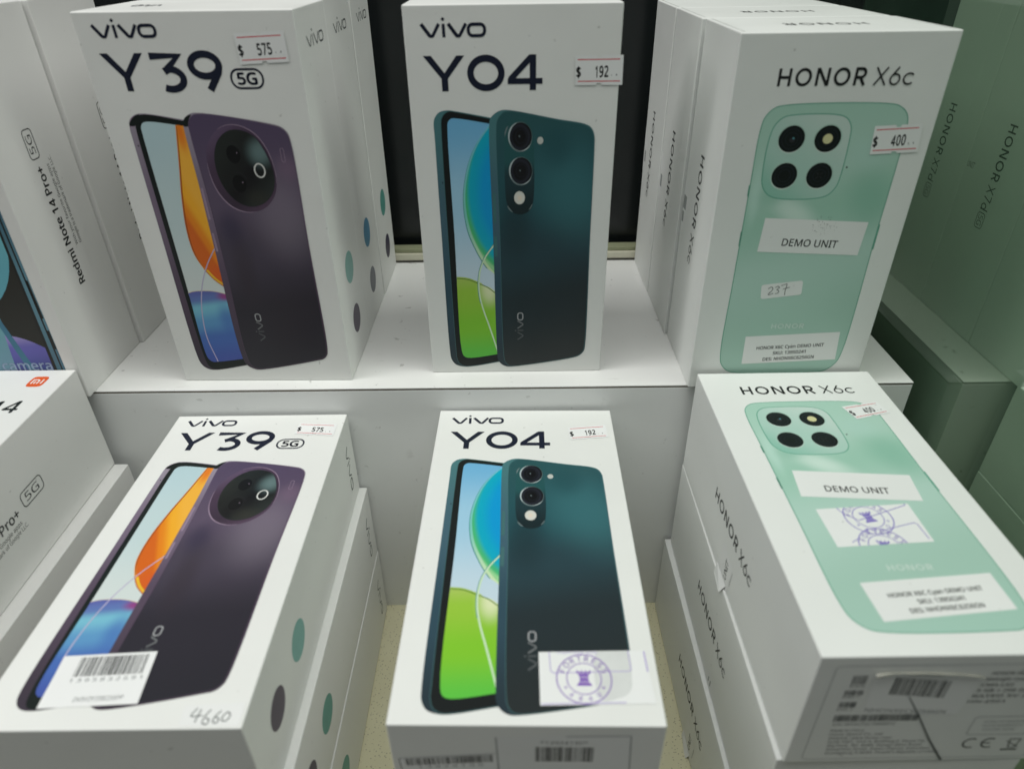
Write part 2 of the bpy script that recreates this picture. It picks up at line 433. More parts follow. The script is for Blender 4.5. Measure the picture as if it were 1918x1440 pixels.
# letter outlines: advance, points (cap height 100), triangles
GLYPHS = {'0':(80,"73,50 73,39 71,28 69,20 66,12 61,6 55,2 48,-1 40,-1 30,0 21,5 15,12 10,22 8,35 7,50 8,65 10,78 14,88 21,95 29,100 40,102 50,100 59,95 65,88 70,78 72,65 19,50 20,38 21,27 24,19 28,14 33,10 40,9 47,10 52,14 56,19 59,27 60,38 61,50 60,63 59,73 56,81 52,86 47,90 40,91 33,90 28,86 24,81 21,73 20,63","19,21,20 18,21,19 18,22,21 17,22,18 17,44,22 44,23,22 17,45,44 43,23,44 17,46,45 42,23,43 16,46,17 42,24,23 16,47,46 41,24,42 16,48,47 40,24,41 15,48,16 40,25,24 15,49,48 39,25,40 14,49,15 39,0,25 14,26,49 38,0,39 13,26,14 13,27,26 37,0,38 37,1,0 37,2,1 13,28,27 36,2,37 12,28,13 36,3,2 12,29,28 35,3,36 11,29,12 35,4,3 11,30,29 34,4,35 11,31,30 33,4,34 10,31,11 33,5,4 10,32,31 32,5,33 10,5,32 10,6,5 9,6,10 9,7,6 8,7,9"),
'1':(80,"50,0 38,0 38,70 38,74 38,77 38,79 38,82 38,85 38,87 36,85 34,83 32,82 30,79 19,71 12,79 39,100 50,100","14,16,15 14,8,16 8,0,16 14,9,8 7,0,8 14,10,9 6,0,7 14,11,10 5,0,6 14,12,11 4,0,5 14,13,12 3,0,4 2,0,3 1,0,2"),
'2':(80,"73,0 7,0 7,10 33,37 40,44 46,50 50,56 54,62 55,68 56,74 55,81 51,87 46,90 39,91 32,90 26,88 20,85 14,81 8,90 12,93 16,96 21,98 27,100 32,101 39,101 47,101 55,98 61,94 65,89 68,82 69,75 68,67 66,60 62,53 57,47 50,40 43,32 22,12 22,11 73,11","23,25,24 22,25,23 22,26,25 21,26,22 21,27,26 20,27,21 19,27,20 19,28,27 18,13,19 13,28,19 18,14,13 12,28,13 18,15,14 11,28,12 17,16,18 16,15,18 11,29,28 10,29,11 10,30,29 9,30,10 9,31,30 8,31,9 7,31,8 7,32,31 6,32,7 6,33,32 5,33,6 5,34,33 4,34,5 4,35,34 3,35,4 3,36,35 2,36,3 2,37,36 2,38,37 2,39,38 2,0,39 1,0,2"),
'3':(80,"69,77 68,70 67,65 63,61 59,57 54,54 48,53 48,52 59,50 66,45 71,37 72,28 71,20 68,13 63,7 56,2 46,0 34,-1 26,-1 19,0 13,1 6,4 6,16 13,13 20,11 27,9 34,9 45,10 53,14 58,20 59,29 58,34 56,39 52,42 46,45 39,46 31,46 22,46 22,57 31,57 39,57 45,59 50,62 54,66 56,71 56,76 55,82 52,87 46,90 38,91 33,91 29,90 24,89 21,87 17,85 13,83 7,91 13,95 20,98 29,101 38,101 52,100 61,94 67,86","59,61,60 58,61,59 58,62,61 57,62,58 56,62,57 56,49,62 49,48,62 48,63,62 55,54,56 54,53,56 53,52,56 52,51,56 51,50,56 50,49,56 47,63,48 46,63,47 46,0,63 45,0,46 45,1,0 44,1,45 43,1,44 43,2,1 42,2,43 42,3,2 41,3,42 41,4,3 40,4,41 39,4,40 39,5,4 37,39,38 37,5,39 37,6,5 37,7,6 37,8,7 37,36,8 36,9,8 35,9,36 34,9,35 33,9,34 33,10,9 32,10,33 31,10,32 31,11,10 30,11,31 29,11,30 29,12,11 28,12,29 28,13,12 21,23,22 27,13,28 27,14,13 21,24,23 21,25,24 26,14,27 21,26,25 21,14,26 21,15,14 20,15,21 20,16,15 19,16,20 18,16,19 18,17,16"),
'4':(80,"77,23 63,23 63,0 51,0 51,23 3,23 3,33 50,101 63,101 63,34 77,34 51,65 51,69 51,72 51,75 51,78 51,80 51,83 51,85 52,87 51,87 50,85 48,82 47,79 45,76 15,34 51,34","6,20,7 20,8,7 20,19,8 19,9,8 6,21,20 18,9,19 17,9,18 6,22,21 16,9,17 6,23,22 15,9,16 6,24,23 14,9,15 6,25,24 13,9,14 12,9,13 11,9,12 26,9,11 6,26,25 6,9,26 6,10,9 6,0,10 5,0,6 4,0,5 3,1,4 1,0,4 3,2,1"),
'5':(80,"39,61 48,60 56,58 63,54 68,48 71,41 72,32 71,22 68,14 62,7 55,3 46,0 35,-1 27,-1 20,0 14,2 9,4 9,16 14,13 21,11 28,10 35,9 42,10 48,11 53,14 56,19 59,24 60,31 58,39 54,46 46,50 34,51 30,51 25,50 21,50 17,49 11,53 15,100 65,100 65,89 25,89 23,60 26,60 30,61 34,61","36,40,37 40,38,37 40,39,38 36,41,40 44,1,0 43,1,44 42,1,43 42,2,1 41,2,42 36,2,41 36,3,2 36,31,3 31,4,3 35,34,36 34,33,36 33,32,36 32,31,36 30,4,31 29,4,30 29,5,4 28,5,29 28,6,5 27,6,28 27,7,6 26,7,27 25,7,26 25,8,7 24,8,25 16,18,17 23,8,24 23,9,8 16,19,18 22,9,23 16,20,19 21,9,22 16,21,20 16,9,21 16,10,9 15,10,16 15,11,10 14,11,15 13,11,14 13,12,11"),
'6':(80,"8,43 8,51 9,60 11,68 13,76 17,83 21,89 27,94 34,98 43,101 54,101 57,101 60,101 63,101 66,100 66,90 63,90 60,91 57,91 54,91 45,91 38,88 32,84 28,79 24,73 22,66 21,59 20,51 21,51 23,54 26,57 30,59 34,61 39,62 45,63 53,62 60,59 66,55 70,49 73,41 74,32 73,23 70,14 65,8 59,3 51,0 42,-1 35,-1 28,1 23,5 18,9 13,16 10,23 8,32 42,9 50,10 56,15 60,22 61,32 60,41 57,47 50,52 42,53 36,52 31,50 26,47 23,43 21,39 20,35 21,30 21,25 23,21 26,17 29,14 32,11 37,10","9,11,10 9,12,11 9,13,12 9,14,13 8,14,9 8,16,14 16,15,14 7,18,8 18,17,8 17,16,8 6,19,7 19,18,7 6,20,19 6,21,20 5,21,6 5,22,21 5,23,22 4,23,5 4,24,23 3,24,4 3,25,24 2,25,3 2,26,25 33,35,34 32,35,33 32,36,35 31,36,32 1,26,2 30,36,31 30,37,36 1,27,26 29,37,30 29,62,37 62,38,37 28,62,29 28,63,62 61,38,62 28,64,63 60,38,61 0,27,1 0,28,27 0,64,28 0,65,64 60,39,38 59,39,60 0,66,65 0,67,66 53,67,0 59,40,39 58,40,59 53,68,67 53,69,68 52,69,53 57,40,58 57,41,40 52,70,69 52,71,70 51,71,52 57,42,41 56,42,57 51,72,71 51,73,72 50,73,51 55,42,56 55,43,42 50,74,73 50,75,74 54,43,55 50,54,75 49,54,50 49,43,54 49,44,43 48,44,49 48,45,44 47,45,48 47,46,45"),
'7':(80,"19,0 60,89 6,89 6,100 73,100 73,90 33,0","2,4,3 2,5,4 2,1,5 1,6,5 0,6,1"),
'8':(80,"40,101 48,101 55,99 61,95 66,91 69,85 70,77 69,72 67,67 64,63 60,59 56,56 51,53 57,50 62,46 67,42 70,38 72,32 73,26 72,18 69,11 64,6 58,2 50,-1 40,-1 30,-1 22,2 15,6 11,11 8,18 7,25 8,32 10,37 13,42 17,46 22,49 28,52 23,55 19,59 15,62 12,67 11,72 10,78 11,85 14,91 19,95 25,99 32,101 19,25 20,19 24,13 31,10 40,8 49,10 56,13 60,19 61,26 60,30 58,34 55,38 51,41 46,44 40,46 38,47 32,44 27,41 24,38 21,34 19,30 40,91 33,91 27,88 23,83 22,77 23,72 25,68 27,65 31,62 36,60 40,58 45,60 49,62 53,65 55,68 57,72 58,77 56,83 53,88 47,91","47,1,0 47,2,1 46,2,47 46,3,2 45,3,46 45,4,3 44,69,45 69,4,45 44,70,69 88,4,69 88,5,4 43,70,44 43,71,70 87,5,88 43,72,71 86,5,87 42,72,43 86,6,5 42,73,72 85,6,86 41,73,42 85,7,6 41,74,73 84,7,85 83,7,84 41,75,74 40,75,41 83,8,7 82,8,83 40,76,75 82,9,8 39,76,40 39,77,76 81,9,82 81,10,9 38,77,39 38,78,77 80,10,81 38,79,78 79,10,80 79,11,10 37,79,38 37,11,79 37,12,11 36,12,37 36,13,12 35,13,36 35,14,13 34,63,35 63,14,35 34,64,63 62,14,63 61,14,62 61,15,14 33,64,34 33,65,64 60,15,61 60,16,15 32,65,33 32,66,65 59,16,60 32,67,66 58,16,59 58,17,16 31,67,32 31,68,67 57,17,58 57,18,17 30,68,31 56,18,57 30,48,68 56,19,18 55,19,56 29,48,30 29,49,48 54,19,55 29,50,49 54,20,19 28,50,29 28,51,50 53,20,54 53,21,20 27,51,28 27,52,51 52,21,53 27,21,52 27,22,21 26,22,27 26,23,22 25,23,26 25,24,23"),
'9':(80,"73,57 73,49 72,40 70,32 68,24 64,17 59,11 54,6 46,2 37,-1 27,-1 24,-1 20,-1 17,-1 14,0 14,11 17,10 20,9 23,9 27,9 36,9 43,12 49,16 53,21 56,27 58,34 60,41 60,49 57,46 54,43 51,41 46,39 41,38 36,37 28,38 21,41 15,45 11,51 8,59 7,68 8,77 11,86 16,92 22,97 30,100 39,101 46,101 52,99 58,95 63,90 67,84 70,77 72,68 39,91 31,90 25,85 21,78 19,68 20,59 24,53 30,48 38,47 45,48 50,50 54,53 58,57 60,61 60,65 60,70 59,74 57,79 55,83 52,86 48,89 44,90","44,46,45 44,47,46 43,47,44 43,48,47 42,48,43 42,49,48 41,54,42 54,53,42 53,49,42 74,49,53 73,49,74 73,50,49 41,55,54 72,50,73 71,50,72 40,55,41 40,56,55 71,51,50 70,51,71 69,51,70 40,57,56 39,57,40 69,52,51 68,52,69 67,52,68 39,58,57 67,0,52 38,58,39 66,0,67 65,0,66 38,59,58 37,59,38 65,1,0 64,1,65 63,1,64 37,60,59 36,60,37 62,27,63 27,1,63 62,28,27 26,1,27 26,2,1 36,61,60 61,28,62 36,28,61 36,29,28 35,29,36 35,30,29 25,2,26 34,30,35 34,31,30 25,3,2 34,32,31 33,32,34 24,3,25 24,4,3 23,4,24 23,5,4 22,5,23 22,6,5 21,6,22 20,6,21 20,7,6 14,16,15 14,17,16 19,7,20 14,18,17 14,19,18 14,7,19 14,8,7 14,9,8 13,9,14 13,10,9 12,10,13 11,10,12"),
'A':(89,"76,0 64,31 25,31 13,0 0,0 39,100 50,100 89,0 49,72 49,74 48,76 47,79 46,83 45,85 45,87 44,85 43,82 42,79 42,76 41,74 40,72 29,42 61,42","4,6,5 4,14,6 14,7,6 4,15,14 13,7,14 12,7,13 4,16,15 11,7,12 4,17,16 10,7,11 4,18,17 4,19,18 9,7,10 4,20,19 8,7,9 4,21,20 22,7,8 4,2,21 2,22,21 2,1,22 1,7,22 4,3,2 0,7,1"),
'B':(91,"42,100 59,99 71,94 78,87 80,75 80,70 78,65 75,61 71,57 67,55 61,53 61,52 67,51 72,49 77,46 81,41 83,36 83,28 82,20 79,13 74,7 67,3 59,1 49,0 14,0 14,100 45,57 56,58 62,62 66,67 67,74 66,81 61,86 54,88 43,89 26,89 26,57 26,47 26,11 46,11 58,12 65,16 69,22 70,29 69,34 68,39 65,42 60,45 54,46 45,47","24,35,25 35,0,25 35,1,0 35,2,1 35,34,2 34,3,2 24,36,35 33,3,34 32,3,33 32,4,3 31,4,32 30,4,31 30,5,4 29,5,30 29,6,5 28,6,29 28,7,6 27,7,28 27,8,7 26,8,27 24,37,36 37,26,36 37,8,26 37,9,8 37,10,9 37,11,10 37,12,11 37,13,12 37,49,13 49,14,13 24,38,37 48,14,49 47,14,48 47,15,14 46,15,47 45,15,46 45,16,15 44,16,45 44,17,16 43,17,44 42,17,43 42,18,17 41,18,42 41,19,18 40,19,41 40,20,19 39,20,40 24,39,38 24,20,39 24,21,20 24,22,21 24,23,22"),
'C':(89,"56,90 49,90 42,88 36,84 31,80 27,74 24,67 22,59 22,50 23,38 26,29 30,21 37,15 46,11 56,10 63,10 69,11 75,12 80,14 80,3 75,1 69,0 62,-1 54,-1 40,0 29,5 20,13 14,23 10,35 9,50 9,61 12,71 16,80 21,87 28,93 36,98 46,100 57,101 64,101 71,100 78,98 84,96 79,85 74,87 69,89 63,90","36,38,37 36,39,38 35,39,36 35,40,39 35,41,40 34,41,35 34,45,41 45,44,41 44,43,41 43,42,41 33,1,34 1,0,34 0,45,34 33,2,1 33,3,2 32,3,33 32,4,3 31,4,32 31,5,4 31,6,5 30,6,31 30,7,6 29,7,30 29,8,7 28,8,29 28,9,8 28,10,9 27,10,28 27,11,10 26,11,27 26,12,11 26,13,12 17,19,18 25,13,26 16,19,17 25,14,13 15,19,16 14,19,15 25,19,14 24,19,25 24,20,19 24,21,20 23,21,24 23,22,21"),
'D':(102,"94,51 92,36 87,23 80,13 70,6 57,1 41,0 14,0 14,100 44,100 59,99 71,94 80,87 88,78 92,66 80,51 79,63 76,72 71,80 63,85 54,88 43,89 26,89 26,11 40,11 58,13 70,21 78,33","7,22,8 22,9,8 22,10,9 22,11,10 22,21,11 21,12,11 7,23,22 20,12,21 19,12,20 19,13,12 18,13,19 17,13,18 17,14,13 16,14,17 16,0,14 15,0,16 15,1,0 27,1,15 27,2,1 26,2,27 26,3,2 25,3,26 24,3,25 24,4,3 7,24,23 7,4,24 7,5,4 7,6,5"),
'E':(78,"69,0 14,0 14,100 69,100 69,89 26,89 26,58 67,58 67,47 26,47 26,11 69,11","1,5,2 5,3,2 5,4,3 1,6,5 1,9,6 9,7,6 9,8,7 1,10,9 1,11,10 1,0,11"),
'F':(73,"26,0 14,0 14,100 69,100 69,89 26,89 26,54 67,54 67,42 26,42","1,5,2 5,3,2 5,4,3 1,6,5 1,9,6 9,7,6 9,8,7 1,0,9"),
'G':(102,"57,53 92,53 92,4 83,1 75,0 66,-1 56,-1 42,0 30,5 21,12 14,23 10,35 9,50 10,65 15,77 22,87 32,95 45,100 60,101 69,101 76,100 83,98 90,96 85,85 80,87 73,89 67,90 60,90 49,89 39,85 32,79 26,71 23,62 22,50 23,39 26,29 31,21 38,15 47,11 59,10 65,10 71,10 75,11 79,12 79,42 57,42","17,19,18 17,20,19 17,21,20 16,21,17 16,22,21 16,26,22 26,25,22 25,24,22 24,23,22 15,27,16 27,26,16 15,28,27 15,29,28 14,29,15 14,30,29 14,31,30 13,31,14 13,32,31 12,32,13 12,33,32 45,1,0 45,44,1 44,2,1 11,33,12 11,34,33 43,2,44 11,35,34 10,35,11 10,36,35 9,36,10 9,37,36 9,38,37 8,38,9 42,2,43 41,2,42 8,39,38 40,2,41 39,2,40 8,2,39 7,2,8 7,3,2 7,4,3 6,4,7 6,5,4"),
'H':(104,"90,0 77,0 77,47 26,47 26,0 14,0 14,100 26,100 26,58 77,58 77,100 90,100","5,7,6 5,8,7 9,11,10 9,0,11 5,3,8 3,9,8 3,2,9 2,0,9 5,4,3 1,0,2"),
'I':(47,"42,0 6,0 6,7 17,10 17,90 6,93 6,100 42,100 42,93 30,90 30,10 42,7","5,7,6 5,8,7 4,8,5 4,9,8 3,9,4 3,10,9 2,10,3 2,11,10 1,11,2 1,0,11"),
'J':(38,"-1,-27 -4,-26 -6,-26 -9,-26 -11,-25 -11,-14 -9,-15 -6,-15 -4,-15 -1,-16 3,-15 6,-14 9,-12 11,-9 12,-5 13,1 13,100 25,100 25,2 25,-7 22,-14 18,-20 13,-24 7,-26","15,17,16 15,18,17 15,19,18 14,19,15 13,19,14 13,20,19 12,20,13 11,20,12 4,6,5 10,20,11 10,21,20 4,7,6 4,8,7 9,21,10 4,9,8 4,21,9 4,22,21 4,23,22 3,23,4 2,23,3 2,0,23 1,0,2"),
'K':(87,"87,0 72,0 36,48 26,39 26,0 14,0 14,100 26,100 26,51 30,55 35,60 39,65 43,70 70,100 85,100 46,56","5,7,6 5,8,7 12,14,13 12,15,14 11,15,12 10,15,11 9,15,10 9,0,15 8,2,9 2,0,9 5,3,8 3,2,8 1,0,2 5,4,3"),
'L':(73,"14,0 14,100 26,100 26,11 70,11 70,0","0,2,1 0,3,2 0,4,3 0,5,4"),
'M':(127,"58,0 25,88 24,88 24,84 25,81 25,76 25,71 25,66 25,61 25,0 14,0 14,100 32,100 63,18 64,18 95,100 113,100 113,0 101,0 101,61 101,66 101,71 101,76 102,80 102,84 102,88 101,88 68,0","10,2,11 2,12,11 2,1,12 1,13,12 14,26,15 26,16,15 26,25,16 25,17,16 10,3,2 0,13,1 14,27,26 24,17,25 10,4,3 23,17,24 10,5,4 22,17,23 10,6,5 21,17,22 20,17,21 10,7,6 19,17,20 10,8,7 18,17,19 10,9,8 0,14,13 0,27,14"),
'N':(106,"93,0 78,0 25,83 24,83 24,80 25,75 25,71 25,66 25,61 25,56 25,0 14,0 14,100 28,100 82,17 82,20 82,24 82,29 81,34 81,39 81,44 81,100 93,100","11,3,12 3,13,12 3,2,13 2,14,13 20,22,21 20,0,22 11,4,3 1,14,2 11,5,4 11,6,5 11,7,6 11,8,7 11,9,8 11,10,9 19,0,20 18,0,19 17,0,18 16,0,17 15,0,16 14,0,15 1,0,14"),
'O':(109,"101,50 100,39 98,29 94,20 89,13 83,7 75,2 65,0 55,-1 44,0 34,2 26,7 20,13 15,20 11,29 9,39 9,50 10,65 14,77 20,87 29,95 41,100 55,102 69,100 80,95 89,88 96,77 100,65 22,50 23,38 25,28 30,20 36,14 45,11 55,10 65,11 73,14 80,20 84,28 87,38 88,50 86,67 80,80 70,88 55,90 45,89 36,86 30,80 25,72 23,62","21,23,22 21,24,23 20,24,21 20,25,24 19,44,20 44,25,20 19,45,44 43,25,44 19,46,45 42,25,43 42,26,25 18,46,19 18,47,46 18,48,47 41,26,42 41,27,26 17,48,18 17,49,48 40,27,41 16,49,17 40,0,27 16,28,49 15,28,16 15,29,28 39,0,40 39,1,0 14,29,15 39,2,1 14,30,29 38,2,39 13,30,14 38,3,2 13,31,30 37,3,38 36,3,37 13,32,31 12,32,13 36,4,3 12,33,32 35,4,36 11,33,12 35,5,4 11,34,33 34,5,35 11,5,34 10,5,11 10,6,5 9,6,10 9,7,6 8,7,9"),
'P':(85,"40,100 57,98 69,92 75,83 78,71 77,65 76,59 73,53 69,49 64,45 57,42 48,40 38,39 26,39 26,0 14,0 14,100 39,89 26,89 26,50 36,50 45,50 52,52 58,54 61,58 64,63 65,70 63,78 58,84 50,88","15,18,16 18,0,16 18,1,0 18,2,1 18,17,2 17,29,2 29,3,2 15,19,18 28,3,29 27,3,28 27,4,3 26,4,27 26,5,4 25,5,26 25,6,5 24,6,25 24,7,6 23,7,24 22,7,23 22,8,7 21,8,22 20,8,21 15,13,19 13,20,19 13,8,20 13,9,8 13,10,9 13,11,10 13,12,11 15,14,13"),
'Q':(109,"101,50 100,39 98,28 93,19 88,11 81,5 72,1 96,-24 78,-24 58,-1 57,-1 56,-1 55,-1 44,0 34,2 26,7 20,13 15,20 11,29 9,39 9,50 10,65 14,77 20,87 29,95 41,100 55,102 69,100 80,95 89,88 96,77 100,65 22,50 23,38 25,28 30,20 36,14 45,11 55,10 65,11 73,14 80,20 84,28 87,38 88,50 86,67 80,80 70,88 55,90 45,89 36,86 30,80 25,72 23,62","25,27,26 25,28,27 24,28,25 24,29,28 23,48,24 48,29,24 23,49,48 47,29,48 23,50,49 46,29,47 46,30,29 22,50,23 22,51,50 22,52,51 45,30,46 45,31,30 21,52,22 21,53,52 44,31,45 20,53,21 44,0,31 20,32,53 19,32,20 19,33,32 43,0,44 43,1,0 18,33,19 43,2,1 18,34,33 42,2,43 17,34,18 17,35,34 41,2,42 41,3,2 40,3,41 17,36,35 16,36,17 40,4,3 16,37,36 39,4,40 15,37,16 39,5,4 15,38,37 38,5,39 15,5,38 14,5,15 14,6,5 13,6,14 13,9,6 9,7,6 12,10,13 10,9,13 8,7,9 12,11,10"),
'R':(87,"41,100 53,99 62,97 69,93 74,87 77,80 78,72 77,64 75,58 71,53 67,50 62,47 58,45 85,0 70,0 46,41 26,41 26,0 14,0 14,100 40,89 26,89 26,52 41,52 52,53 59,57 63,63 65,71 64,77 62,82 59,85 54,87 48,89","18,21,19 21,0,19 21,1,0 21,2,1 21,3,2 21,20,3 20,4,3 18,22,21 32,4,20 31,4,32 31,5,4 30,5,31 29,5,30 28,5,29 28,6,5 27,6,28 27,7,6 26,7,27 26,8,7 25,8,26 25,9,8 24,9,25 24,10,9 23,10,24 18,16,22 16,23,22 16,10,23 16,11,10 16,12,11 16,15,12 15,13,12 18,17,16 14,13,15"),
'S':(77,"70,27 69,18 66,12 61,6 54,2 45,-1 35,-1 29,-1 24,-1 19,0 15,1 11,2 7,3 7,15 13,13 20,11 27,10 35,10 42,10 48,11 52,14 55,17 57,21 58,26 57,30 56,34 53,37 48,40 42,43 34,46 28,49 23,51 18,54 15,58 12,61 10,66 9,70 8,76 9,83 12,90 17,95 24,98 31,101 40,101 48,101 55,100 62,98 68,96 64,85 59,87 53,89 47,90 40,90 34,90 30,89 26,86 23,83 22,80 21,76 22,71 23,67 26,64 30,61 36,59 43,56 51,52 58,49 63,45 67,40 70,34","42,44,43 42,45,44 41,45,42 41,46,45 40,46,41 40,47,46 40,51,47 51,50,47 50,49,47 49,48,47 39,52,40 52,51,40 39,53,52 39,54,53 38,54,39 38,55,54 38,56,55 38,57,56 37,57,38 37,58,57 36,58,37 36,59,58 36,60,59 35,60,36 35,61,60 34,61,35 34,62,61 34,63,62 33,63,34 33,64,63 32,64,33 32,65,64 31,65,32 31,66,65 30,66,31 29,66,30 29,67,66 28,67,29 28,68,67 27,68,28 26,68,27 26,69,68 25,69,26 25,0,69 24,0,25 23,0,24 23,1,0 22,1,23 21,1,22 21,2,1 20,2,21 12,14,13 19,2,20 12,15,14 19,3,2 18,3,19 12,16,15 17,3,18 12,17,16 12,3,17 12,4,3 11,4,12 11,5,4 10,5,11 9,5,10 8,5,9 8,6,5 7,6,8"),
'T':(78,"45,0 33,0 33,89 1,89 1,100 76,100 76,89 45,89","3,5,4 3,6,5 2,6,3 1,7,2 7,6,2 1,0,7"),
'U':(102,"90,35 89,25 85,17 80,9 73,3 63,0 51,-1 34,1 22,9 15,21 13,36 13,100 25,100 25,35 27,24 32,16 40,11 51,10 60,10 66,13 71,17 75,22 77,28 77,35 77,100 90,100","10,12,11 10,13,12 23,25,24 23,0,25 9,13,10 22,0,23 22,1,0 9,14,13 21,1,22 21,2,1 9,15,14 20,2,21 8,15,9 19,2,20 19,3,2 8,16,15 18,3,19 8,17,16 17,3,18 8,3,17 8,4,3 7,4,8 7,5,4 6,5,7"),
'V':(84,"84,100 48,0 36,0 0,100 13,100 36,36 37,32 38,28 39,24 40,21 41,17 42,14 43,17 44,21 45,24 46,28 47,32 48,36 71,100","2,4,3 2,5,4 17,0,18 17,1,0 16,1,17 2,6,5 15,1,16 2,7,6 14,1,15 2,8,7 13,1,14 2,9,8 12,1,13 2,10,9 11,1,12 2,11,10 2,1,11"),
'W':(130,"128,100 102,0 89,0 70,66 69,69 68,72 67,75 66,77 66,80 65,82 65,84 65,85 64,84 64,82 64,80 63,77 62,75 62,71 61,68 60,65 41,0 28,0 2,100 15,100 30,39 31,36 32,33 33,29 33,26 34,23 34,21 35,18 35,15 36,18 36,21 37,24 37,27 38,30 39,33 40,37 40,40 58,100 71,100 89,39 90,36 91,33 92,29 93,26 94,23 94,20 95,18 95,15 95,19 96,22 97,26 98,31 99,35 100,39 115,100","21,23,22 21,24,23 40,42,41 40,11,42 11,43,42 57,0,58 57,1,0 40,12,11 10,43,11 40,13,12 9,43,10 40,14,13 8,43,9 40,15,14 7,43,8 40,16,15 6,43,7 5,43,6 40,17,16 4,43,5 40,18,17 3,43,4 40,19,18 2,43,3 40,20,19 39,20,40 2,44,43 56,1,57 21,25,24 38,20,39 2,45,44 21,26,25 55,1,56 37,20,38 2,46,45 21,27,26 54,1,55 36,20,37 2,47,46 21,28,27 35,20,36 53,1,54 21,29,28 2,48,47 34,20,35 21,30,29 2,49,48 52,1,53 33,20,34 21,31,30 2,50,49 51,1,52 32,20,33 21,32,31 2,51,50 21,20,32 2,1,51"),
'X':(82,"82,0 67,0 41,43 14,0 1,0 34,52 3,100 17,100 41,61 66,100 79,100 48,52","5,7,6 5,8,7 8,10,9 8,11,10 5,11,8 5,0,11 4,2,5 2,0,5 4,3,2 1,0,2"),
'Y':(79,"40,51 66,100 79,100 46,39 46,0 33,0 33,38 0,100 14,100","6,8,7 6,0,8 0,2,1 0,3,2 6,3,0 6,4,3 5,4,6"),
'Z':(80,"75,0 5,0 5,10 58,89 7,89 7,100 73,100 73,90 21,11 75,11","4,6,5 4,7,6 4,3,7 3,8,7 2,8,3 2,9,8 2,0,9 1,0,2"),
'a':(79,"40,76 52,75 61,70 66,62 67,51 67,0 58,0 56,11 55,11 52,7 49,4 45,1 41,0 36,-1 30,-1 24,-1 18,1 13,4 10,8 7,14 6,21 9,31 15,38 26,43 42,45 55,45 55,50 54,58 51,63 46,65 40,66 34,66 28,65 23,63 18,61 15,70 20,72 26,74 33,76 44,36 32,35 25,32 21,27 19,21 20,15 23,11 27,9 33,9 42,10 49,14 53,20 55,30 55,37","38,1,0 37,1,38 37,2,1 36,2,37 35,2,36 35,29,2 29,3,2 34,33,35 33,32,35 32,31,35 31,30,35 30,29,35 28,3,29 27,3,28 27,4,3 26,4,27 26,5,4 25,5,26 24,52,25 52,5,25 23,52,24 22,52,23 21,40,22 40,39,22 39,52,22 51,5,52 21,41,40 21,42,41 20,42,21 50,5,51 20,43,42 19,43,20 19,44,43 49,7,50 7,5,50 19,45,44 18,45,19 48,8,49 8,7,49 18,46,45 48,9,8 6,5,7 47,9,48 18,47,46 18,9,47 17,9,18 17,10,9 16,10,17 16,11,10 16,12,11 15,12,16 15,13,12 14,13,15"),
'b':(86,"24,81 24,76 24,72 24,68 24,65 28,70 33,73 39,76 47,76 60,74 70,67 76,54 78,38 77,26 75,16 70,8 64,3 56,0 47,-1 39,-1 33,2 28,5 24,10 23,10 21,0 12,0 12,106 24,106 45,66 38,65 33,63 29,59 26,54 25,47 24,38 24,37 25,25 29,16 35,11 46,9 54,11 61,16 64,25 66,38 64,50 61,59 54,64","25,27,26 25,0,27 25,1,0 7,9,8 25,2,1 6,9,7 6,10,9 5,10,6 25,3,2 4,28,5 28,10,5 25,4,3 28,46,10 46,11,10 4,29,28 4,30,29 25,32,4 32,31,4 31,30,4 45,11,46 44,11,45 44,12,11 25,33,32 43,12,44 25,34,33 25,35,34 42,12,43 42,13,12 25,36,35 42,14,13 41,14,42 25,37,36 40,14,41 25,23,37 23,38,37 40,15,14 39,15,40 23,22,38 22,39,38 25,24,23 21,39,22 21,15,39 21,16,15 20,16,21 20,17,16 19,17,20 19,18,17"),
'c':(67,"42,-1 33,0 24,3 17,8 12,15 9,25 8,37 9,50 12,60 18,67 25,72 33,75 43,76 48,76 54,75 59,74 63,72 59,62 55,63 51,65 47,65 43,66 36,65 30,62 26,58 23,53 21,46 20,37 21,29 23,22 26,16 30,12 35,10 42,9 48,10 53,11 57,12 61,14 61,3 57,1 53,0 48,-1","11,13,12 11,14,13 10,14,11 10,15,14 10,16,15 9,16,10 9,21,16 21,20,16 20,19,16 19,18,16 18,17,16 8,22,9 22,21,9 8,23,22 8,24,23 7,24,8 7,25,24 7,26,25 6,26,7 6,27,26 6,28,27 5,28,6 5,29,28 4,29,5 4,30,29 4,31,30 3,31,4 36,38,37 3,32,31 35,38,36 34,38,35 3,33,32 33,38,34 3,38,33 2,38,3 1,38,2 1,39,38 1,40,39 1,41,40 0,41,1"),
'd':(86,"39,-1 26,1 16,8 10,20 8,37 10,54 16,67 26,74 39,76 44,76 49,75 53,73 56,71 59,68 62,65 63,65 63,68 62,71 62,74 62,76 62,106 74,106 74,0 64,0 62,10 59,7 56,4 53,2 49,0 44,-1 40,9 51,10 57,15 61,24 62,35 62,37 61,50 57,59 51,64 40,66 32,64 25,58 22,49 20,37 22,25 25,16 32,11","19,21,20 19,22,21 7,9,8 18,22,19 7,10,9 7,11,10 6,11,7 17,22,18 6,12,11 6,13,12 16,22,17 6,39,13 39,14,13 15,22,16 5,40,6 40,39,6 38,14,39 38,15,14 38,37,15 37,36,15 36,22,15 5,41,40 5,42,41 4,42,5 35,22,36 4,43,42 3,43,4 34,22,35 3,44,43 33,22,34 3,45,44 32,22,33 2,45,3 2,46,45 31,24,32 24,22,32 2,30,46 30,24,31 30,25,24 23,22,24 2,25,30 1,25,2 1,26,25 1,27,26 1,28,27 0,28,1 0,29,28"),
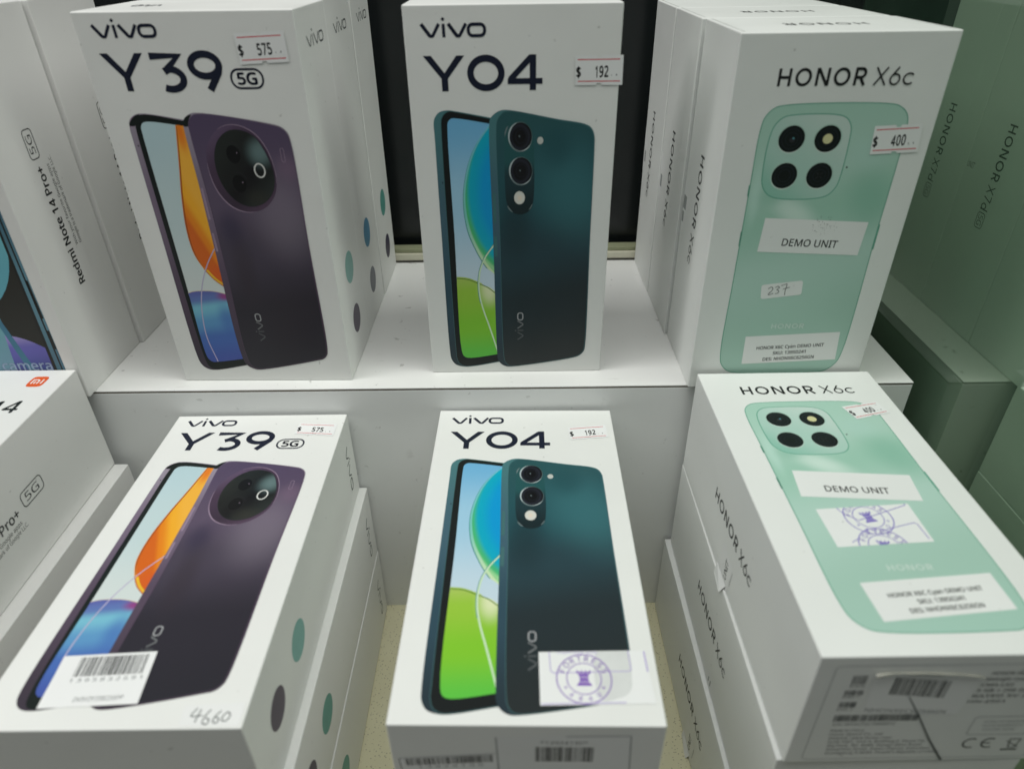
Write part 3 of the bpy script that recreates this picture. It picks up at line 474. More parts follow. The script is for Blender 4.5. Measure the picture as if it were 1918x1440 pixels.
'e':(79,"41,76 50,75 57,72 64,67 68,60 71,52 72,43 72,35 20,35 22,24 27,16 34,11 44,9 51,9 57,10 63,12 68,14 68,4 63,1 57,0 51,-1 44,-1 34,0 25,3 18,8 12,16 9,25 8,37 9,48 12,58 17,66 23,72 32,75 41,66 33,65 27,61 23,54 21,45 59,45 58,51 57,56 55,60 51,64 46,66","32,1,0 32,2,1 31,2,32 31,3,2 30,3,31 30,33,3 33,43,3 43,4,3 30,34,33 29,34,30 42,4,43 29,35,34 41,4,42 29,36,35 41,5,4 40,5,41 28,36,29 39,5,40 28,37,36 39,6,5 38,6,39 27,37,28 27,38,37 27,6,38 27,7,6 26,8,27 8,7,27 26,9,8 25,9,26 25,10,9 24,10,25 24,11,10 15,17,16 14,17,15 24,12,11 13,17,14 12,17,13 24,17,12 23,17,24 23,18,17 22,18,23 22,19,18 22,20,19 21,20,22"),
'f':(48,"46,66 28,66 28,0 15,0 15,66 2,66 2,71 15,75 15,80 16,89 18,96 22,101 26,104 32,106 40,107 44,107 48,106 51,106 54,105 51,95 49,96 46,96 43,97 40,97 34,96 31,93 28,88 28,80 28,75 46,75","13,15,14 13,16,15 12,16,13 12,17,16 12,18,17 12,19,18 11,21,12 21,20,12 20,19,12 10,23,11 23,22,11 22,21,11 10,24,23 10,25,24 9,25,10 9,26,25 8,26,9 8,27,26 8,28,27 7,28,8 6,28,7 6,29,28 6,0,29 5,0,6 4,0,5 3,1,4 1,0,4 3,2,1"),
'g':(86,"39,76 46,76 52,74 57,70 62,65 63,65 64,75 74,75 74,-1 73,-11 71,-19 66,-25 60,-30 51,-33 41,-34 33,-33 26,-32 19,-31 14,-29 14,-18 19,-20 26,-22 33,-23 41,-23 50,-22 57,-18 61,-11 62,-2 62,1 62,3 62,6 62,8 62,10 58,5 52,1 46,-1 39,-1 26,1 16,9 10,21 8,37 10,53 16,66 26,74 40,66 34,65 29,63 26,59 23,53 21,46 20,37 22,25 26,16 32,11 40,9 46,9 50,10 54,12 57,15 59,18 61,23 62,28 62,34 62,37 62,47 60,54 57,59 53,63 47,65","43,1,0 43,2,1 5,7,6 5,8,7 42,2,43 42,3,2 42,44,3 44,4,3 42,45,44 68,4,44 41,45,42 67,4,68 41,46,45 67,5,4 67,66,5 66,65,5 65,8,5 41,47,46 41,48,47 64,8,65 40,48,41 40,49,48 63,8,64 40,50,49 39,50,40 62,8,63 39,51,50 61,8,62 60,8,61 39,52,51 59,8,60 38,52,39 58,32,59 32,8,59 38,53,52 57,32,58 56,32,57 38,54,53 55,32,56 55,33,32 31,8,32 54,33,55 37,54,38 37,33,54 30,8,31 29,8,30 37,34,33 28,8,29 37,35,34 36,35,37 27,8,28 27,9,8 26,9,27 25,9,26 25,10,9 18,20,19 24,10,25 24,11,10 18,21,20 18,22,21 23,11,24 18,23,22 18,11,23 18,12,11 17,12,18 17,13,12 16,13,17 15,13,16 15,14,13"),
'h':(87,"24,75 24,73 24,70 24,67 24,65 27,68 30,71 34,73 39,75 43,76 48,76 56,76 63,73 68,70 72,65 74,58 75,49 75,0 63,0 63,48 62,56 59,62 54,65 46,66 39,65 33,63 29,59 26,54 25,47 24,39 24,0 12,0 12,106 24,106","31,33,32 31,0,33 9,11,10 8,11,9 8,12,11 31,1,0 7,12,8 7,13,12 6,13,7 31,2,1 5,13,6 5,14,13 31,3,2 4,23,5 23,14,5 31,4,3 4,24,23 22,14,23 4,25,24 21,14,22 31,27,4 27,26,4 26,25,4 21,15,14 20,15,21 20,16,15 19,16,20 31,28,27 19,17,16 18,17,19 31,29,28 31,30,29"),
'i':(36,"18,103 21,103 23,101 25,99 25,95 25,92 23,89 21,88 18,88 15,88 13,89 11,92 11,95 11,99 13,101 15,103 24,75 24,0 12,0 12,75","18,16,19 18,17,16 15,1,0 14,1,15 14,2,1 13,2,14 13,3,2 12,3,13 12,4,3 11,4,12 11,5,4 10,5,11 10,6,5 9,6,10 9,7,6 8,7,9"),
'j':(36,"11,95 11,99 13,101 15,103 18,103 21,103 23,101 25,99 25,95 25,92 23,89 21,88 18,88 15,88 13,89 11,92 3,-34 0,-33 -3,-33 -6,-33 -8,-32 -8,-22 -6,-23 -3,-23 -1,-23 2,-23 6,-23 9,-21 11,-17 12,-12 12,75 24,75 24,-11 24,-18 22,-23 19,-28 15,-31 10,-33","29,31,30 29,32,31 29,33,32 28,33,29 27,33,28 27,34,33 26,34,27 20,22,21 20,23,22 25,34,26 20,24,23 25,35,34 20,25,24 20,35,25 20,36,35 20,37,36 19,37,20 18,37,19 18,16,37 17,16,18 3,5,4 2,5,3 2,6,5 1,6,2 1,7,6 0,7,1 0,8,7 15,8,0 15,9,8 14,9,15 14,10,9 13,10,14 13,11,10 12,11,13"),
'k':(75,"24,51 24,48 24,45 24,42 24,39 25,40 27,42 28,44 30,46 32,48 33,50 57,75 71,75 41,43 74,0 59,0 33,35 24,28 24,0 12,0 12,106 24,106","19,21,20 19,0,21 10,12,11 10,13,12 19,1,0 9,13,10 19,2,1 8,13,9 7,13,8 19,3,2 6,13,7 6,14,13 5,16,6 16,14,6 19,4,3 4,16,5 19,17,4 17,16,4 15,14,16 19,18,17"),
'l':(36,"24,0 12,0 12,106 24,106","1,3,2 1,0,3"),
'm':(131,"94,76 105,75 113,70 118,61 120,49 120,0 107,0 107,48 106,56 104,62 99,65 92,66 83,65 77,60 73,52 72,41 72,0 60,0 60,48 59,54 58,58 56,62 53,64 49,66 44,66 37,65 32,63 29,59 26,54 25,47 24,39 24,0 12,0 12,75 22,75 24,65 27,68 30,71 34,74 38,75 42,76 46,76 54,76 61,73 66,69 69,64 70,64 75,69 80,73 87,76","40,42,41 49,1,0 39,42,40 39,43,42 48,1,49 38,43,39 32,34,33 32,35,34 48,2,1 37,43,38 37,44,43 47,2,48 36,44,37 47,10,2 10,3,2 36,45,44 46,11,47 11,10,47 35,24,36 24,45,36 35,25,24 23,45,24 46,12,11 22,45,23 35,26,25 9,3,10 32,28,35 28,27,35 27,26,35 46,13,12 21,45,22 21,46,45 21,13,46 20,13,21 8,3,9 8,4,3 20,14,13 19,14,20 7,4,8 32,29,28 18,14,19 18,15,14 7,5,4 17,15,18 6,5,7 32,30,29 17,16,15 32,31,30"),
'n':(87,"48,76 60,75 68,70 73,61 75,49 75,0 63,0 63,48 62,56 59,62 54,65 46,66 36,64 29,59 25,51 24,39 24,0 12,0 12,75 22,75 24,65 27,68 31,71 35,74 39,75 43,76","25,1,0 24,1,25 23,1,24 17,19,18 17,20,19 23,2,1 22,2,23 21,2,22 21,11,2 11,10,2 10,3,2 20,11,21 20,12,11 9,3,10 17,14,20 14,13,20 13,12,20 8,3,9 8,4,3 7,4,8 17,15,14 7,5,4 6,5,7 17,16,15"),
'o':(85,"77,38 77,29 75,21 72,14 68,9 63,4 57,1 50,-1 42,-1 35,-1 28,1 23,4 18,9 13,14 10,21 8,29 8,38 9,49 12,59 17,66 24,72 33,75 43,76 52,75 61,72 68,66 73,59 76,49 20,38 21,29 23,22 26,17 30,12 36,10 42,9 49,10 55,12 59,17 62,22 64,29 64,38 64,46 62,53 59,59 55,63 49,65 42,66 32,64 26,59 22,50","21,23,22 20,23,21 20,24,23 19,24,20 19,25,24 18,47,19 47,46,19 46,25,19 46,45,25 45,26,25 44,26,45 18,48,47 43,26,44 17,48,18 43,27,26 17,49,48 42,27,43 41,27,42 17,28,49 16,28,17 41,0,27 40,0,41 15,28,16 15,29,28 39,0,40 39,1,0 15,30,29 38,1,39 14,30,15 38,2,1 14,31,30 37,2,38 13,31,14 37,3,2 13,32,31 36,3,37 12,32,13 36,4,3 12,33,32 35,4,36 12,34,33 34,4,35 11,34,12 11,4,34 11,5,4 10,5,11 10,6,5 9,6,10 9,7,6 8,7,9"),
'p':(86,"48,76 60,74 70,67 76,55 78,38 77,26 75,16 70,9 64,3 56,0 47,-1 42,-1 37,0 33,2 30,4 27,7 24,10 23,10 24,7 24,4 24,0 24,-3 24,-34 12,-34 12,75 22,75 24,65 27,68 30,71 33,73 37,75 42,76 45,66 39,65 33,63 29,60 26,55 25,48 24,40 24,38 25,29 26,22 29,16 33,12 38,10 46,9 52,10 57,13 61,17 64,23 65,30 66,38 64,49 61,58 54,64","31,1,0 30,1,31 23,25,24 23,26,25 29,1,30 29,2,1 28,2,29 27,2,28 26,32,27 32,2,27 32,54,2 54,3,2 26,33,32 26,34,33 23,37,26 37,36,26 36,35,26 35,34,26 53,3,54 52,3,53 52,4,3 51,4,52 23,38,37 23,39,38 50,4,51 23,40,39 50,5,4 49,5,50 23,41,40 49,6,5 48,6,49 23,17,41 17,42,41 47,6,48 17,43,42 47,7,6 46,7,47 17,44,43 45,7,46 17,16,44 16,45,44 23,18,17 15,45,16 15,7,45 15,8,7 23,19,18 14,8,15 13,8,14 23,20,19 13,9,8 12,9,13 11,9,12 23,21,20 11,10,9 23,22,21"),
'q':(86,"62,-2 62,1 62,4 62,7 63,10 62,10 58,6 53,2 46,-1 38,-1 26,1 16,8 10,20 8,37 9,49 12,59 16,67 23,72 30,75 39,76 47,76 53,73 58,69 62,65 63,65 64,75 74,75 74,-34 62,-34 41,9 48,10 53,12 57,15 60,20 61,27 62,35 62,37 61,50 57,59 51,64 40,66 32,64 25,58 22,49 20,37 22,25 25,16 32,11","18,20,19 18,21,20 17,21,18 24,26,25 24,27,26 17,22,21 16,22,17 16,40,22 40,23,22 15,41,16 41,40,16 39,23,40 39,24,23 39,38,24 38,37,24 37,27,24 15,42,41 14,42,15 14,43,42 36,27,37 13,43,14 13,44,43 12,44,13 35,27,36 12,45,44 34,27,35 33,4,34 4,27,34 12,46,45 11,46,12 32,4,33 11,47,46 31,4,32 30,5,31 5,4,31 11,29,47 30,6,5 3,27,4 29,6,30 11,6,29 10,6,11 2,27,3 10,7,6 1,27,2 10,8,7 0,27,1 9,8,10 28,27,0"),
'r':(58,"47,76 49,76 51,76 54,76 56,76 54,64 52,65 50,65 48,65 46,65 42,65 38,63 34,61 31,58 28,55 26,50 25,46 24,40 24,0 12,0 12,75 22,75 23,61 24,61 27,65 30,69 33,72 37,74 42,76","28,1,0 28,2,1 28,3,2 28,4,3 27,4,28 27,5,4 19,21,20 19,22,21 26,5,27 25,6,26 6,5,26 24,9,25 9,8,25 8,7,25 7,6,25 23,10,24 10,9,24 23,11,10 23,12,11 19,23,22 19,15,23 15,14,23 14,13,23 13,12,23 19,16,15 19,17,16 19,18,17"),
's':(67,"61,21 60,14 57,9 53,4 47,1 39,-1 31,-1 24,-1 17,0 12,1 7,3 7,15 12,12 18,10 25,9 31,9 39,9 45,12 48,15 49,20 48,22 47,25 45,27 42,29 37,32 30,34 24,37 18,40 13,43 10,46 8,51 7,57 9,65 15,71 24,75 35,76 42,76 48,75 54,74 59,71 55,62 50,63 45,65 40,66 34,66 28,66 23,64 20,61 19,57 19,54 21,52 23,50 27,48 32,46 38,43 45,40 50,38 55,34 58,31 60,26","34,36,35 34,37,36 33,37,34 33,38,37 33,39,38 33,42,39 42,41,39 41,40,39 32,44,33 44,43,33 43,42,33 32,45,44 32,46,45 31,46,32 31,47,46 31,48,47 31,49,48 30,49,31 30,50,49 30,51,50 29,51,30 29,52,51 29,53,52 28,53,29 28,54,53 28,55,54 27,55,28 27,56,55 26,56,27 26,57,56 25,57,26 25,58,57 24,58,25 23,58,24 23,59,58 22,59,23 21,59,22 21,0,59 20,0,21 19,0,20 19,1,0 18,1,19 17,1,18 10,12,11 17,2,1 10,13,12 16,2,17 10,14,13 15,2,16 10,15,14 10,2,15 10,3,2 10,4,3 9,4,10 8,4,9 8,5,4 7,5,8 7,6,5"),
't':(51,"37,9 40,9 43,9 45,10 47,10 47,1 45,0 42,-1 38,-1 35,-1 29,-1 24,1 20,3 16,8 14,14 13,22 13,66 2,66 2,71 13,76 18,92 25,92 25,75 47,75 47,66 25,66 25,22 26,16 29,12 32,10","19,21,20 19,22,21 18,22,19 18,23,22 18,24,23 17,24,18 16,24,17 15,25,16 25,24,16 15,26,25 15,27,26 14,27,15 14,28,27 13,28,14 13,29,28 3,5,4 2,5,3 13,0,29 1,5,2 0,5,1 13,5,0 12,5,13 11,5,12 11,6,5 10,6,11 10,7,6 10,8,7 9,8,10"),
'u':(87,"75,75 75,0 65,0 63,10 62,10 59,6 56,4 52,1 48,0 43,-1 38,-1 30,-1 23,1 18,5 14,10 12,17 11,26 11,75 24,75 24,27 25,19 28,13 33,10 40,9 48,10 53,12 58,16 60,21 62,28 62,36 62,75","16,18,17 16,19,18 29,0,30 29,1,0 28,1,29 27,1,28 16,20,19 15,20,16 26,1,27 15,21,20 14,21,15 25,3,26 3,1,26 14,22,21 24,4,25 4,3,25 13,22,14 13,23,22 24,5,4 2,1,3 23,5,24 13,5,23 13,6,5 12,6,13 12,7,6 11,7,12 11,8,7 11,9,8 10,9,11"),
'v':(71,"28,0 0,75 13,75 29,31 30,28 32,24 33,20 34,17 35,14 35,11 36,11 36,14 37,17 38,20 40,24 41,28 42,31 58,75 71,75 43,0","0,2,1 0,3,2 16,18,17 16,19,18 0,4,3 15,19,16 14,19,15 0,5,4 13,19,14 0,6,5 12,19,13 0,7,6 11,19,12 0,8,7 10,19,11 0,9,8 0,10,9 0,19,10"),
'w':(110,"60,42 60,45 59,48 58,51 57,54 57,56 56,59 56,61 55,62 54,61 54,59 53,56 53,54 52,51 51,48 51,45 50,42 36,0 22,0 2,75 14,75 25,35 26,31 27,27 28,23 29,19 29,16 30,13 31,15 31,17 32,20 32,22 33,25 34,28 34,31 35,33 48,75 62,75 75,33 76,30 77,26 78,22 79,19 79,16 80,13 81,16 81,19 82,23 83,27 84,31 85,35 96,75 109,75 88,0 73,0","18,20,19 18,21,20 35,37,36 35,8,37 8,38,37 50,52,51 50,53,52 35,9,8 7,38,8 35,10,9 6,38,7 35,11,10 5,38,6 4,38,5 35,12,11 3,38,4 35,13,12 2,38,3 35,14,13 1,38,2 35,15,14 0,38,1 35,16,15 54,38,0 35,17,16 18,22,21 49,53,50 34,17,35 54,39,38 18,23,22 48,53,49 33,17,34 54,40,39 32,17,33 18,24,23 47,53,48 54,41,40 31,17,32 18,25,24 46,53,47 54,42,41 30,17,31 29,17,30 18,26,25 54,43,42 45,53,46 28,17,29 54,44,43 18,27,26 44,53,45 27,17,28 54,53,44 18,17,27"),
'x':(74,"30,38 4,75 18,75 37,47 56,75 70,75 44,38 72,0 58,0 37,30 16,0 3,0","0,2,1 0,3,2 3,5,4 3,6,5 0,6,3 11,6,0 11,9,6 9,7,6 11,10,9 8,7,9"),
'y':(71,"0,75 13,75 30,32 31,29 32,25 33,22 34,18 35,15 36,12 37,16 39,21 41,27 43,32 58,75 71,75 39,-10 36,-17 33,-23 29,-27 24,-31 19,-33 12,-34 9,-34 6,-33 4,-33 2,-32 2,-23 3,-23 5,-23 7,-23 10,-24 14,-23 17,-22 20,-20 23,-17 25,-14 26,-10 30,0","37,1,0 37,2,1 12,14,13 12,15,14 11,15,12 37,3,2 37,4,3 10,15,11 37,5,4 37,6,5 9,15,10 37,7,6 8,15,9 37,8,7 37,15,8 36,15,37 35,15,36 35,16,15 34,16,35 34,17,16 33,17,34 32,17,33 31,17,32 31,18,17 25,27,26 25,28,27 30,18,31 25,29,28 25,30,29 25,18,30 25,19,18 25,20,19 24,20,25 23,20,24 23,21,20 22,21,23"),
'z':(66,"60,0 5,0 5,8 46,66 8,66 8,75 59,75 59,66 20,10 60,10","4,6,5 4,7,6 4,3,7 3,8,7 2,8,3 2,9,8 2,0,9 1,0,2"),
'$':(80,"35,7 28,7 20,8 14,10 9,11 9,23 14,21 21,19 28,18 35,18 35,46 27,49 20,52 15,55 12,60 9,65 9,71 10,78 12,83 16,87 21,91 28,93 35,94 35,106 44,106 44,94 51,94 58,93 64,91 69,89 65,79 61,80 55,82 50,83 44,83 44,55 53,53 60,50 65,46 69,42 71,37 72,31 70,22 65,15 56,10 44,7 44,-8 35,-8 44,18 52,20 56,22 59,26 60,30 60,33 59,36 57,38 54,40 50,41 44,43 35,83 31,83 27,81 24,80 22,78 21,75 21,72 21,69 22,66 24,64 27,62 30,60 35,58","22,24,23 22,25,24 22,26,25 21,26,22 21,27,26 20,27,21 20,28,27 20,29,28 19,29,20 19,33,29 33,32,29 32,31,29 31,30,29 18,34,19 34,33,19 18,59,34 59,35,34 18,60,59 71,35,59 17,60,18 17,61,60 17,62,61 17,63,62 17,64,63 16,64,17 16,65,64 16,66,65 15,66,16 15,67,66 15,68,67 14,68,15 14,69,68 14,70,69 14,71,70 13,71,14 13,35,71 12,35,13 12,36,35 12,37,36 11,37,12 11,38,37 10,38,11 10,39,38 9,58,10 58,39,10 9,48,58 57,39,58 57,40,39 56,40,57 55,40,56 54,40,55 54,41,40 53,41,54 52,41,53 52,42,41 51,42,52 50,42,51 4,6,5 49,42,50 49,43,42 4,7,6 48,43,49 4,8,7 9,43,48 4,9,8 4,43,9 4,44,43 3,44,4 3,45,44 2,45,3 1,45,2 1,0,45 0,46,45 47,46,0"),
'+':(80,"45,54 73,54 73,44 45,44 45,16 35,16 35,44 7,44 7,54 35,54 35,83 45,83","9,11,10 9,0,11 7,9,8 7,0,9 7,1,0 7,2,1 6,2,7 5,3,6 3,2,6 5,4,3"),
'.':(38,"10,8 11,12 13,15 15,16 19,17 22,16 25,15 27,12 27,8 27,3 25,0 22,-1 19,-2 15,-1 13,0 11,3","3,5,4 2,5,3 2,6,5 1,6,2 1,7,6 0,7,1 0,8,7 15,8,0 15,9,8 14,9,15 14,10,9 13,10,14 13,11,10 12,11,13"),
',':(38,"27,15 25,10 24,4 22,-2 19,-7 17,-13 15,-18 6,-18 7,-13 8,-7 10,-1 11,5 12,11 13,16 26,16","12,14,13 12,0,14 12,1,0 11,1,12 11,2,1 10,2,11 10,3,2 9,3,10 9,4,3 8,4,9 8,5,4 7,5,8 7,6,5"),
':':(38,"10,68 11,72 13,75 15,77 19,77 22,77 25,75 27,72 27,68 27,63 25,60 22,59 19,58 15,59 13,60 11,63 10,8 11,12 13,15 15,16 19,17 22,16 25,15 27,12 27,8 27,3 25,0 22,-1 19,-2 15,-1 13,0 11,3","19,21,20 18,21,19 18,22,21 17,22,18 17,23,22 16,23,17 16,24,23 31,24,16 31,25,24 30,25,31 30,26,25 29,26,30 29,27,26 28,27,29 3,5,4 2,5,3 2,6,5 1,6,2 1,7,6 0,7,1 0,8,7 15,8,0 15,9,8 14,9,15 14,10,9 13,10,14 13,11,10 12,11,13"),
'/':(52,"51,100 13,0 1,0 39,100","2,0,3 2,1,0"),
"'":(32,"22,100 20,64 12,64 9,100","2,0,3 2,1,0"),
'*':(77,"45,106 42,80 69,87 71,74 45,72 62,50 50,43 38,68 27,43 15,50 31,72 6,74 8,87 34,80 31,106","13,0,14 13,1,0 11,13,12 1,3,2 11,1,13 11,3,1 10,3,11 10,4,3 9,7,10 7,4,10 7,5,4 9,8,7 6,5,7"),
'-':(45,"6,32 6,43 39,43 39,32","0,2,1 0,3,2"),
'&':(103,"43,102 50,101 56,99 60,96 64,92 66,86 67,80 65,72 61,65 55,59 47,54 74,28 77,32 80,38 82,44 84,50 96,50 94,41 90,33 87,26 82,20 102,0 86,0 73,12 69,8 64,5 59,2 53,0 46,-1 39,-1 30,-1 22,2 16,6 11,11 8,18 7,26 8,33 10,38 13,43 18,48 23,52 29,55 26,59 23,62 21,66 19,70 17,75 17,80 18,86 20,91 24,96 29,99 35,101 36,48 32,45 28,42 25,39 22,35 21,31 20,26 22,20 25,14 32,11 39,10 48,10 55,12 61,16 66,19 42,91 37,91 33,88 30,85 29,80 30,75 32,71 35,66 39,61 46,66 51,70 54,75 55,80 54,85 51,88 47,91","52,1,0 51,1,52 51,2,1 50,2,51 50,3,2 50,4,3 49,4,50 49,68,4 68,83,4 83,5,4 48,69,49 69,68,49 48,70,69 82,5,83 48,71,70 81,5,82 81,6,5 47,71,48 47,72,71 80,6,81 79,6,80 79,7,6 47,73,72 46,73,47 46,74,73 45,74,46 78,7,79 78,8,7 45,75,74 44,75,45 77,8,78 43,75,44 43,76,75 76,8,77 76,9,8 42,76,43 42,9,76 42,10,9 41,10,42 40,10,41 40,53,10 53,11,10 39,53,40 14,16,15 14,17,16 39,54,53 67,11,53 38,54,39 38,55,54 13,17,14 37,55,38 37,56,55 13,18,17 37,57,56 36,57,37 12,18,13 36,58,57 12,19,18 35,58,36 11,19,12 35,59,58 67,19,11 35,60,59 67,20,19 34,60,35 67,21,20 34,61,60 66,23,67 23,21,67 33,61,34 65,23,66 33,62,61 64,23,65 64,24,23 22,21,23 32,62,33 32,63,62 63,24,64 32,24,63 32,25,24 31,25,32 31,26,25 31,27,26 30,27,31 30,28,27 29,28,30"),
}

# ------------------------------------------------------------------ objects
def link(o, parent=None):
    COL.objects.link(o)
    if parent is not None: o.parent = parent
    return o

def tag(o, label, cat, group=None, kind=None):
    if label: o['label'] = label
    if cat: o['category'] = cat
    if group: o['group'] = group
    if kind: o['kind'] = kind
    return o

def box_bm(x0, y0, z0, x1, y1, z1, bev=0.0, seg=2, bm=None):
    own = bm is None
    if own: bm = bmesh.new()
    r = bmesh.ops.create_cube(bm, size=1)
    for v in r['verts']:
        v.co = Vector(((x0 + x1) / 2 + v.co.x * (x1 - x0), (y0 + y1) / 2 + v.co.y * (y1 - y0), (z0 + z1) / 2 + v.co.z * (z1 - z0)))
    if bev:
        es = list({e for v in r['verts'] for e in v.link_edges})
        bmesh.ops.bevel(bm, geom=es, offset=bev, segments=seg, affect='EDGES', profile=0.5)
    return bm

def mesh_obj(name, bm, mat, parent=None, smooth=False):
    me = bpy.data.meshes.new(name)
    bmesh.ops.recalc_face_normals(bm, faces=bm.faces)
    bm.to_mesh(me); bm.free()
    me.materials.append(mat)
    if smooth:
        for p in me.polygons: p.use_smooth = True
    return link(bpy.data.objects.new(name, me), parent)

class Box:
    """a cardboard carton: an Empty at its base corner, its body, and print on its faces.
    local axes: x across the front, y from the front backwards, z up."""
    def __init__(self, label, group, o, rot, lying, wd, dp, ht, mat, body_label=None, bev=0.0006):
        self.wd, self.dp, self.ht = wd, dp, ht      # metres
        self.root = bpy.data.objects.new('phone_box', None)
        self.root.empty_display_size = 0.02
        link(self.root)
        self.root.location = o
        self.root.rotation_euler = (-math.pi / 2, 0, rot) if lying else (0, 0, rot)
        tag(self.root, label, 'phone box', group)
        bm = box_bm(0, 0, 0, wd, dp, ht, bev)
        self.body = mesh_obj('carton', bm, mat, self.root)
        md = self.body.modifiers.new('weighted', 'WEIGHTED_NORMAL')
        for p in self.body.data.polygons: p.use_smooth = True
        md.keep_sharp = False

    def at(self, face, u, v, h):
        u, v, h = u / 1000, v / 1000, h / 1000
        if face == 'front': return (u, -h, v)
        if face == 'left': return (-h, u, v)
        if face == 'right': return (self.wd + h, u, v)
        if face == 'bottom': return (u, v, -h)
        if face == 'top': return (u, v, self.ht + h)

    def draw(self, name, face, polys, mat, layer=0, parent=None, label=None, base=0.05, step=0.006):
        """polys: list of polygons or (polygon, extra height)"""
        vs, fs, uvs = [], [], []
        h0 = base + layer * step
        for p in polys:
            dh = 0.0
            if isinstance(p, tuple) and len(p) == 2 and isinstance(p[0], list): p, dh = p
            if len(p) < 3: continue
            i0 = len(vs)
            ids = []
            for u, v in p:
                vs.append(self.at(face, u, v, h0 + dh)); uvs.append((u / 100, v / 100)); ids.append(len(vs) - 1)
            fs.append(ids)
        me = bpy.data.meshes.new(name)
        me.from_pydata(vs, [], fs)
        ul = me.uv_layers.new(name='face_mm')
        for l in me.loops: ul.data[l.index].uv = uvs[l.vertex_index]
        # turn every face outwards
        out = {'front': Vector((0, -1, 0)), 'left': Vector((-1, 0, 0)), 'right': Vector((1, 0, 0)), 'bottom': Vector((0, 0, -1)), 'top': Vector((0, 0, 1))}[face]
        bm = bmesh.new(); bm.from_mesh(me)
        bmesh.ops.reverse_faces(bm, faces=[f for f in bm.faces if f.normal.dot(out) < 0])
        bm.to_mesh(me); bm.free()
        me.materials.append(mat)
        o = link(bpy.data.objects.new(name, me), parent if parent is not None else self.root)
        if label: o['label'] = label
        return o

# ------------------------------------------------------------------ the display case (setting)
def plywood(name, base, rough, grime=1.0):
    mt, nt, b = new_mat(name, rough, 0.4)
    tc = nt.nodes.new('ShaderNodeTexCoord')
    n1 = nt.nodes.new('ShaderNodeTexNoise'); n1.inputs['Scale'].default_value = 9; n1.inputs['Detail'].default_value = 6
    nt.links.new(tc.outputs['Object'], n1.inputs['Vector'])
    mx = nt.nodes.new('ShaderNodeMix'); mx.data_type = 'RGBA'
    mx.inputs['A'].default_value = tuple(c * .93 for c in base[:3]) + (1,)
    mx.inputs['B'].default_value = tuple(min(1, c * 1.04) for c in base[:3]) + (1,)
    nt.links.new(n1.outputs['Fac'], mx.inputs['Factor'])
    cur = mx.outputs['Result']
    # grime flecks and short scratches
    for sc, lo, hi, amt, st, colr in ((150, .70, .74, .65, (1, 1, 1), (.16, .155, .14, 1)), (60, .715, .76, .45, (1, 7, 1), (.30, .29, .27, 1)), (420, .72, .75, .5, (1, 1, 1), (.2, .2, .19, 1))):
        mp = nt.nodes.new('ShaderNodeMapping'); mp.inputs['Scale'].default_value = st
        nt.links.new(tc.outputs['Object'], mp.inputs['Vector'])
        n2 = nt.nodes.new('ShaderNodeTexNoise'); n2.inputs['Scale'].default_value = sc; n2.inputs['Detail'].default_value = 3
        nt.links.new(mp.outputs['Vector'], n2.inputs['Vector'])
        mr = nt.nodes.new('ShaderNodeMapRange')
        mr.inputs['From Min'].default_value = lo; mr.inputs['From Max'].default_value = hi
        mr.inputs['To Min'].default_value = 0; mr.inputs['To Max'].default_value = amt * grime
        nt.links.new(n2.outputs['Fac'], mr.inputs['Value'])
        m2 = nt.nodes.new('ShaderNodeMix'); m2.data_type = 'RGBA'
        m2.inputs['B'].default_value = colr
        nt.links.new(mr.outputs['Result'], m2.inputs['Factor'])
        nt.links.new(cur, m2.inputs['A'])
        cur = m2.outputs['Result']
    nt.links.new(cur, b.inputs['Base Color'])
    bp = nt.nodes.new('ShaderNodeBump'); bp.inputs['Strength'].default_value = .08; bp.inputs['Distance'].default_value = .002
    nt.links.new(n1.outputs['Fac'], bp.inputs['Height'])
    nt.links.new(bp.outputs['Normal'], b.inputs['Normal'])
    return mt

M_BOARD = plywood('white_laminate', (0.80, 0.81, 0.79, 1), 0.38, .6)
M_RISER = plywood('white_laminate_front', (0.80, 0.82, 0.815, 1), 0.42, .35)
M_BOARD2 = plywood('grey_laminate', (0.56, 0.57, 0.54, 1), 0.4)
M_EDGE = plywood('brown_board_edge', (0.13, 0.105, 0.065, 1), 0.7)
M_CREAM = flat('cream_metal', (0.66, 0.65, 0.52, 1), 0.4)
M_OLIVE = flat('olive_metal', (0.30, 0.32, 0.20, 1), 0.45)

